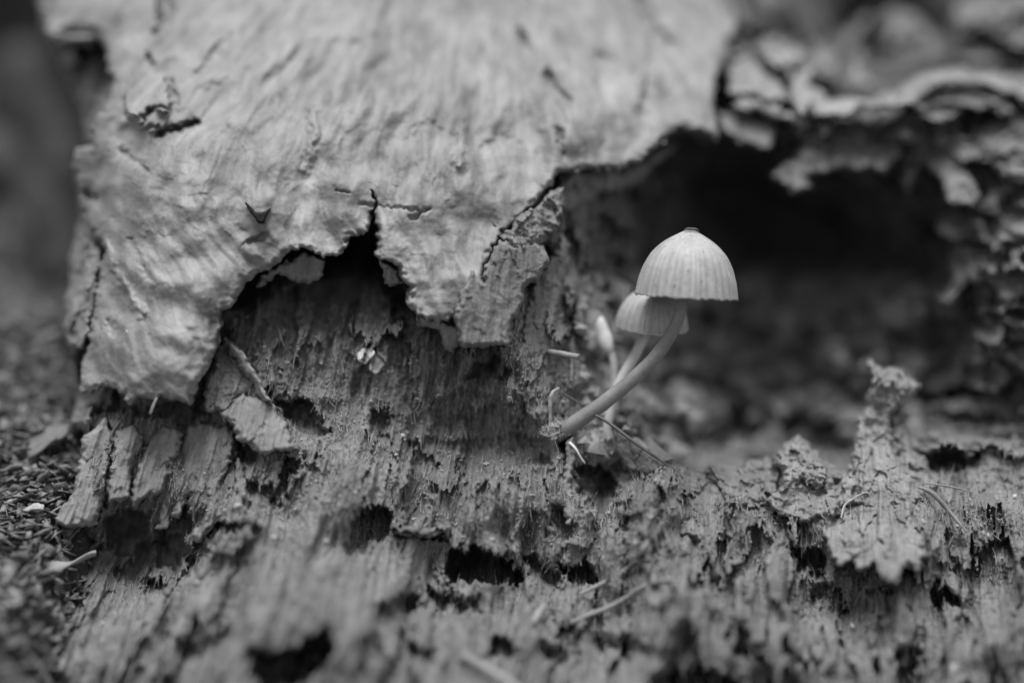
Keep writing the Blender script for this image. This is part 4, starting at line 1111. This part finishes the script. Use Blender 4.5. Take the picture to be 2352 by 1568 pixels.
sloose("pine_needle", "long thin dark needle slanting away from the mushroom stem base", "needle", [(1368, 953), (1400, 972), (1450, 1010), (1500, 1045), (1535, 1070)], [0.2, -0.8, -2.0, -2.4, -2.2], [3, 4, 4, 3.6, 2], M_NEEDLE)
sloose("pine_needle", "short dark needle lying in the hollow above the stem base", "needle", [(1284, 900), (1305, 910), (1342, 932)], [4, 3.5, 3], [1.5, 2.6, 1.5], M_NEEDLE)
sloose("twig", "short pale broken twig end jutting from the wood column", "twig", [(1250, 806), (1275, 810), (1300, 814), (1328, 820)], [5, 2.5, 1.5, 0.5], [7, 7, 7, 7.5], M_TWIG, noise=0.2)
sloose("twig", "thin grey forked-looking twig lying across the lower wood slope", "twig", [(1295, 1435), (1350, 1412), (1410, 1388), (1470, 1350), (1510, 1335), (1560, 1330)], [-13, -12.5, -11.5, -9, -8, -7.5], [3, 5, 5, 4.5, 4, 2.5], M_TWIG, noise=0.2)
sloose("twig", "thin straight twig resting just above the long grey twig", "twig", [(1330, 1364), (1385, 1338), (1440, 1305), (1475, 1262), (1490, 1240)], [-9, -8.5, -7.5, -6, -5], [4, 5, 5, 4, 2], M_TWIG, noise=0.2)
sloose("twig", "curved pale stalk standing beside the wood column base", "twig", [(1262, 1000), (1263, 960), (1264, 920), (1270, 900), (1284, 892)], [2.0, 1.6, 1.4, 1.5, 2.4], [4, 4.5, 5.5, 4.5, 3], M_FIBRE, noise=0.45)
sloose("wood_thread", "thin white thread of fibre under the stem base", "fibre", [(1308, 1016), (1322, 1030), (1335, 1052), (1344, 1064)], [0.5, -0.6, -1.0, -1.0], [3.5, 3, 2, 1.2], M_PALE)
sloose("pine_needle", "pale splinter lying on top of the wood chunk", "needle", [(2110, 1118), (2145, 1135), (2185, 1180), (2222, 1222)], [1, 0, -1, -2], [3, 6, 5, 2], M_EDGE_PLAIN, noise=0.5)
sloose("pine_needle", "thin dry needle over the fluffy wood behind the chunk", "needle", [(2120, 1110), (2170, 1115), (2235, 1130)], [2, 1, 0], [1.5, 2.6, 1.2], M_EDGE_PLAIN, noise=0.4)
sloose("wood_thread", "tiny white crooked thread on the wood chunk rim", "fibre", [(1932, 1190), (1940, 1160), (1965, 1142), (1990, 1130), (2000, 1142)], [-2, -1, -1, -1, -1], [2, 2.5, 2.5, 2.5, 1.5], M_FIBRE, noise=0.4)
sloose("wood_thread", "fine pale hair hanging from the shell edge", "fibre", [(345, 950), (352, 930), (360, 912)], [-6.5, -6, -5.5], [1.0, 1.3, 1.0], M_PALE)
sloose("twig", "blunt blurred stick end on the lower slope", "twig", [(1060, 1505), (1110, 1530), (1160, 1560), (1200, 1590)], [-25, -26, -27, -28], [8, 9, 9, 8], M_TWIG, noise=0.2)
sloose("twig", "small blurred pale stub beside the lower ring pit", "twig", [(1225, 1430), (1235, 1412), (1250, 1390)], [-15, -16, -16], [6, 9, 7], M_TWIG, noise=0.2)


def flake(name, label, cat, poly, ctrl, mat, thick, seed=0, group=None, rough=0.5, step=2.2):
    o = plate(name, poly, squeeze(ctrl), mat, None, thick=thick, step=step, rough=rough, fib=0.2, edge=5, jag=(2, 1.5), seed=seed)
    return tag(o, label, cat, group)


flake("leaf_scrap", "smooth grey leaf scrap under the long needle", "leaf", [(1402, 972), (1450, 1012), (1530, 1066), (1490, 1088), (1450, 1080), (1418, 1040)], [(1405, 975, 5), (1530, 1066, 0.2), (1450, 1080, 3)], M_LEAF, 0.8, rough=0.9)
flake("bark_flake", "bright white flake stuck in the arched hollow", "flake", [(818, 812), (835, 800), (856, 798), (862, 810), (852, 826), (838, 836), (822, 830)], [(820, 815, 3.4), (860, 800, 2.6), (838, 835, 1.8)], M_BUD, 1.2, rough=1.0)
flake("bark_flake", "grey curled flake beside the bright white flake", "flake", [(850, 820), (868, 806), (890, 808), (886, 838), (866, 862), (845, 850)], [(850, 820, 2.6), (890, 810, 4.5), (860, 860, 1.6)], M_TWIG, 1.2, rough=1.2)
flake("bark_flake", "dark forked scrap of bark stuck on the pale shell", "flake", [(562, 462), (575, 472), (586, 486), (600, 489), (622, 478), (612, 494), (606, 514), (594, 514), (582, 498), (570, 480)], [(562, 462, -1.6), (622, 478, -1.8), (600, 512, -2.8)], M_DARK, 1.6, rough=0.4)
flake("leaf_scrap", "pale curled scrap at the foot of the hollow floor", "leaf", [(1905, 1230), (1925, 1240), (1935, 1262), (1920, 1275), (1900, 1250)], [(1905, 1230, -9), (1935, 1262, -10), (1905, 1255, -9.5)], M_TWIG, 1.0)
SPECK = "tiny white specks dotted over the rotten wood"
for (x, y, d, s, a, lb) in [(1548, 1128, -2.6, 5, 0, "round white speck on the crumbling knob by the leaf scrap"),
                            (2270, 1230, -4.5, 5, 1, "white rice-like speck on fluffy wood beyond the wood chunk"),
                            (1958, 1437, -14, 6, 1, "white upright speck in the hollow under the wood chunk"),
                            (2190, 1535, -20, 9, 1, "largest blurred white speck on the bottom slope"),
                            (925, 1000, -0.5, 6, 0, "white speck on the fibrous slope below the arched hollow"),
                            (292, 762, -5, 4, 1, "small bright sliver on the pale shell flank"),
                            (2330, 1140, 1, 6, 1, "pale sliver on the fluffy wood at the hollow rim")]:
    an = random.uniform(0, 3.1)
    dx, dy = math.cos(an) * s * 1.3 * a, math.sin(an) * s * 1.3 * a
    dd = float(surf(x, y)) - 0.35 if y > 990 else d
    P = PX([(x - dx - .5, y - dy), (x - dx * .5, y - dy * .5 - 1), (x, y), (x + dx * .5, y + dy * .5 - 1), (x + dx + .5, y + dy)], [dd] * 5)
    if a == 0:
        P = PX([(x - s, y), (x - s * .6, y), (x, y), (x + s * .6, y), (x + s, y)], [dd] * 5)
    o = tube("white_speck", P, R_([s * .15, s * .75, s * .95, s * .75, s * .15]) * (0.75 if a else 1), M_PALE, None, seg=10, sub=4, noise=0.1, origin=P[2])
    tag(o, lb, "speck", SPECK)

# ------------------------------------------------------------------ ground, litter, background
def ground_z(x, y):
    near = smooth(-45, -54, x + 0.1 * np.clip(-y, 0, 80))
    bank = np.clip(0.42 * (y + 12), -14, 20)
    hgt = -16 + (15 + bank) * near
    far = smooth(200, 900, np.hypot(x, y))
    return hgt * (1 - far) + -4 * far + near * 1.6 * fbm2(x / 14, y / 14, 3, 90) + far * 25 * fbm2(x / 700, y / 700, 3, 91)


rr = np.concatenate([np.arange(0, 300, 2.5), 300 * 1.06 ** np.arange(0, 95)])
th = np.linspace(0, 2 * math.pi, 260, endpoint=False)
Rg, Tg = np.meshgrid(rr, th, indexing='ij')
gxw = -60 + Rg * np.cos(Tg); gyw = 60 + Rg * np.sin(Tg)
gzw = ground_z(gxw, gyw)
V = np.stack([gxw, gyw, gzw], -1).reshape(-1, 3)
i = np.arange(len(rr) - 1)[:, None]; j = np.arange(260)[None]
F = np.stack([i * 260 + j, (i + 1) * 260 + j, (i + 1) * 260 + (j + 1) % 260, i * 260 + (j + 1) % 260], -1).reshape(-1, 4)
g = mesh_obj("ground", V, F, M_GROUND)
tag(g, "dark forest soil around the stump", None, kind="structure")


def litter(name, n, x0, x1, y0, y1, smin, smax, mat):
    x = rng.uniform(x0, x1, n); y = rng.uniform(y0, y1, n)
    z = ground_z(x, y) + rng.uniform(0.0, 1.8, n)
    kind_ = rng.random(n)
    ln = np.where(kind_ < 0.45, rng.uniform(0.35, 0.9, n) * smin / 0.8, np.where(kind_ < 0.92, rng.uniform(smin, smax, n), rng.uniform(smax, smax * 1.8, n)))
    wd = np.where(kind_ < 0.92, ln * rng.uniform(0.35, 1.1, n), rng.uniform(0.12, 0.3, n) * smax / 2.8)
    az = rng.uniform(0, 2 * math.pi, n); tilt = rng.normal(0, 0.45, n); rollv = rng.normal(0, 0.5, n)
    ca, sa = np.cos(az), np.sin(az)
    A = np.stack([ca * np.cos(tilt), sa * np.cos(tilt), np.sin(tilt)], -1)
    B0 = np.stack([-sa, ca, np.zeros(n)], -1); C0 = np.cross(A, B0)
    B = B0 * np.cos(rollv)[:, None] + C0 * np.sin(rollv)[:, None]
    Nn = np.cross(A, B)
    C = np.stack([x, y, z], -1)
    curl = rng.uniform(-0.2, 0.35, n)
    V = []
    for (a, b_) in [(-.5, -.12), (-.5, .12), (-.15, -.5), (-.15, .5), (.2, -.45), (.2, .45), (.5, -.08), (.5, .08)]:
        V.append(C + A * (ln * a)[:, None] + B * (wd * b_ * rng.uniform(.25, 1.5, n))[:, None] + Nn * (curl * ln * (abs(b_) * 0.8 + a * a))[:, None])
    V = np.stack(V, 1)
    V2 = V - Nn[:, None] * np.minimum(0.05 + 0.05 * ln, 0.2)[:, None, None]
    VV = np.concatenate([V, V2], 1)
    fc = [(0, 1, 3, 2), (2, 3, 5, 4), (4, 5, 7, 6), (9, 8, 10, 11), (11, 10, 12, 13), (13, 12, 14, 15), (0, 2, 10, 8), (2, 4, 12, 10), (4, 6, 14, 12), (6, 7, 15, 14), (7, 5, 13, 15), (5, 3, 11, 13), (3, 1, 9, 11), (1, 0, 8, 9)]
    F = np.array(fc)[None] + (np.arange(n) * 16)[:, None, None]
    return mesh_obj(name, VV.reshape(-1, 3), F.reshape(-1, 4), mat)


l1 = litter("forest_litter", 15000, -84, -44, -75, 70, 0.8, 2.8, M_LITTER)
tag(l1, "fine litter of crumbled leaves and bark around the stump foot", "litter", kind="stuff")

l2 = litter("forest_litter", 5000, -180, -44, 70, 330, 1.2, 5.0, M_LITTER)
tag(l2, "coarse blurred litter of dead leaves on the forest floor behind the stump", "litter", kind="stuff")

LEAFG = "larger dead leaf pieces lying on the litter"


def on_ground(px, py):
    """where the ray of a layout position meets the litter"""
    d = np.linspace(-60, 600, 3000)
    P = at(px, py, d)
    z = ground_z(P[:, 0], P[:, 1])
    k = int(np.argmax(P[:, 2] < z + 0.8))
    return P[k]


def leaf_thing(px, py, L, W, az, lab, mat, curl=0.25, tilt=0.25):
    c = on_ground(px, py)
    nu, nv = 15, 9
    a = np.linspace(-.5, .5, nu); bb = np.linspace(-1, 1, nv)
    A_, B_ = np.meshgrid(a, bb, indexing='ij')
    half = W * 0.5 * np.sqrt(np.clip(1 - (2 * A_) ** 2, 0.02, 1)) * (1 + 0.25 * noise2(A_ * 6, B_, px))
    lx = A_ * L; ly = B_ * half; lz = curl * (ly ** 2) / W * 2.2 + 0.10 * L * noise2(A_ * 3, B_ * 1.5, py) + A_ * L * tilt
    ca, sa = math.cos(az), math.sin(az)
    V = np.stack([c[0] + lx * ca - ly * sa, c[1] + lx * sa + ly * ca, c[2] + 0.6 + lz - lz.min() * 0.6], -1).reshape(-1, 3)
    V2 = V - np.array([0, 0, 0.25])
    i = np.arange(nu - 1)[:, None]; j = np.arange(nv - 1)[None]
    F = np.stack([i * nv + j, (i + 1) * nv + j, (i + 1) * nv + j + 1, i * nv + j + 1], -1).reshape(-1, 4)
    n = len(V)
    be = boundary(F)
    Fs = np.stack([be[:, 1], be[:, 0], be[:, 0] + n, be[:, 1] + n], 1)
    o = mesh_obj("dead_leaf", np.concatenate([V, V2]), np.concatenate([F, F[:, ::-1] + n, Fs]), mat, origin=c)
    return tag(o, lab, "leaf", LEAFG)


leaf_thing(112, 1045, 6, 3.4, 0.9, "broad rounded dead leaf on the litter behind the stump foot", M_LEAF, 0.3, 0.5)
leaf_thing(70, 1188, 4.2, 1.6, -0.5, "small pale curled leaf on the litter beside the stump foot", M_FIBRE, 0.4, 0.2)
leaf_thing(135, 1325, 9, 1.7, 0.55, "long pale splinter-like leaf under the stump foot", M_TWIG, 0.2, 0.15)
leaf_thing(165, 1258, 4, 1.2, 1.1, "narrow upright leaf scrap against the stump foot", M_LEAF, 0.3, 0.8)
leaf_thing(30, 1090, 3, 1.5, 0.2, "dull oval leaf piece at the litter's open side", M_LEAF, 0.3, 0.2)
leaf_thing(25, 1390, 5, 2.4, 2.0, "dark oval leaf piece low on the litter", M_LITTER, 0.3, 0.1)


def trunk(name, label, base, top, r0, r1, mat, amp, cat="tree", kind=None):
    base = np.asarray(base, float); top = np.asarray(top, float)
    seg, hn = 90, 90
    th = np.linspace(0, 2 * math.pi, seg, endpoint=False); t = np.linspace(0, 1, hn)
    T_, A_ = np.meshgrid(t, th, indexing='ij')
    ax = top - base
    R = (r0 + (r1 - r0) * T_) * (1 + 0.35 * np.exp(-T_ * 14))
    R = R * (1 + amp * (np.abs(noise3(np.cos(A_) * 3, np.sin(A_) * 3, T_ * 3)) - 0.2) + amp * 0.6 * fbm3(np.stack([np.cos(A_) * 5, np.sin(A_) * 5, T_ * 9], -1), 3))
    V = base + T_[..., None] * ax + np.stack([R * np.cos(A_), R * np.sin(A_), 0 * R], -1)
    i = np.arange(hn - 1)[:, None]; j = np.arange(seg)[None]
    F = np.stack([i * seg + j, i * seg + (j + 1) % seg, (i + 1) * seg + (j + 1) % seg, (i + 1) * seg + j], -1).reshape(-1, 4)
    o = mesh_obj(name, V.reshape(-1, 3), F, mat, origin=base)
    return o


# trees behind the stump, their gloom put into the bark and root colours
tA = empty("tree", (-210, 420, -8)); tag(tA, "dark blurred tree trunk looming behind the pale stump", "tree")
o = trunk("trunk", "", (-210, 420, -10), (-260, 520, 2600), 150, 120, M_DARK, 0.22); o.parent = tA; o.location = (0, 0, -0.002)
# a mossy root leaning out of the trunk, shade put into its colour
rt = PX([(-60, 200), (40, 330), (120, 420), (175, 520), (200, 640)], [170, 150, 130, 110, 100])
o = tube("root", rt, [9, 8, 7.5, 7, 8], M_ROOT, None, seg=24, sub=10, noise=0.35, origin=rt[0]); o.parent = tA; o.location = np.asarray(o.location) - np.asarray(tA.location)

for pts, ds, rad in (([(-30, 330), (40, 400), (110, 470), (150, 560), (165, 660)], [120, 112, 104, 98, 92], [3.2, 3.8, 4.2, 4.4, 5]),
                     ([(50, 120), (100, 240), (140, 350), (160, 470)], [140, 132, 124, 116], [3, 3.6, 4, 5])):
    rt = PX(pts, ds)
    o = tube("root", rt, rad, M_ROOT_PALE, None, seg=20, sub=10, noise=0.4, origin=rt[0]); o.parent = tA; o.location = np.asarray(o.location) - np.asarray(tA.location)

GR = "pale blurred grass blades behind the stump"
for k, (x, y0, y1, d, w, ln, lb) in enumerate([(20, 860, 540, 120, 16, 10, "tall broad pale grass blade blurred behind the stump's flank"), (95, 830, 590, 110, 22, -6, "widest pale grass blade standing close behind the stump's flank"),
                                               (45, 840, 620, 140, 9, 14, "thin grass blade between the two broad ones"), (135, 840, 650, 95, 10, 4, "short narrow grass blade touching the stump's flank"),
                                               (-20, 900, 600, 130, 14, 20, "grass blade leaning towards the tall broad one"), (70, 900, 730, 80, 12, -20, "shortest stubby grass blade rising from the litter bank")]):
    P = PX([(x, y0 + 60), (x + ln * .3, (y0 + y1) / 2), (x + ln, y1)], [d] * 3)
    o = tube("grass_blade", P, R_([w, w * .9, w * .3], d), M_GRASS, None, seg=8, sub=6, noise=0.05, origin=P[0])
    tag(o, lb, "grass", GR)
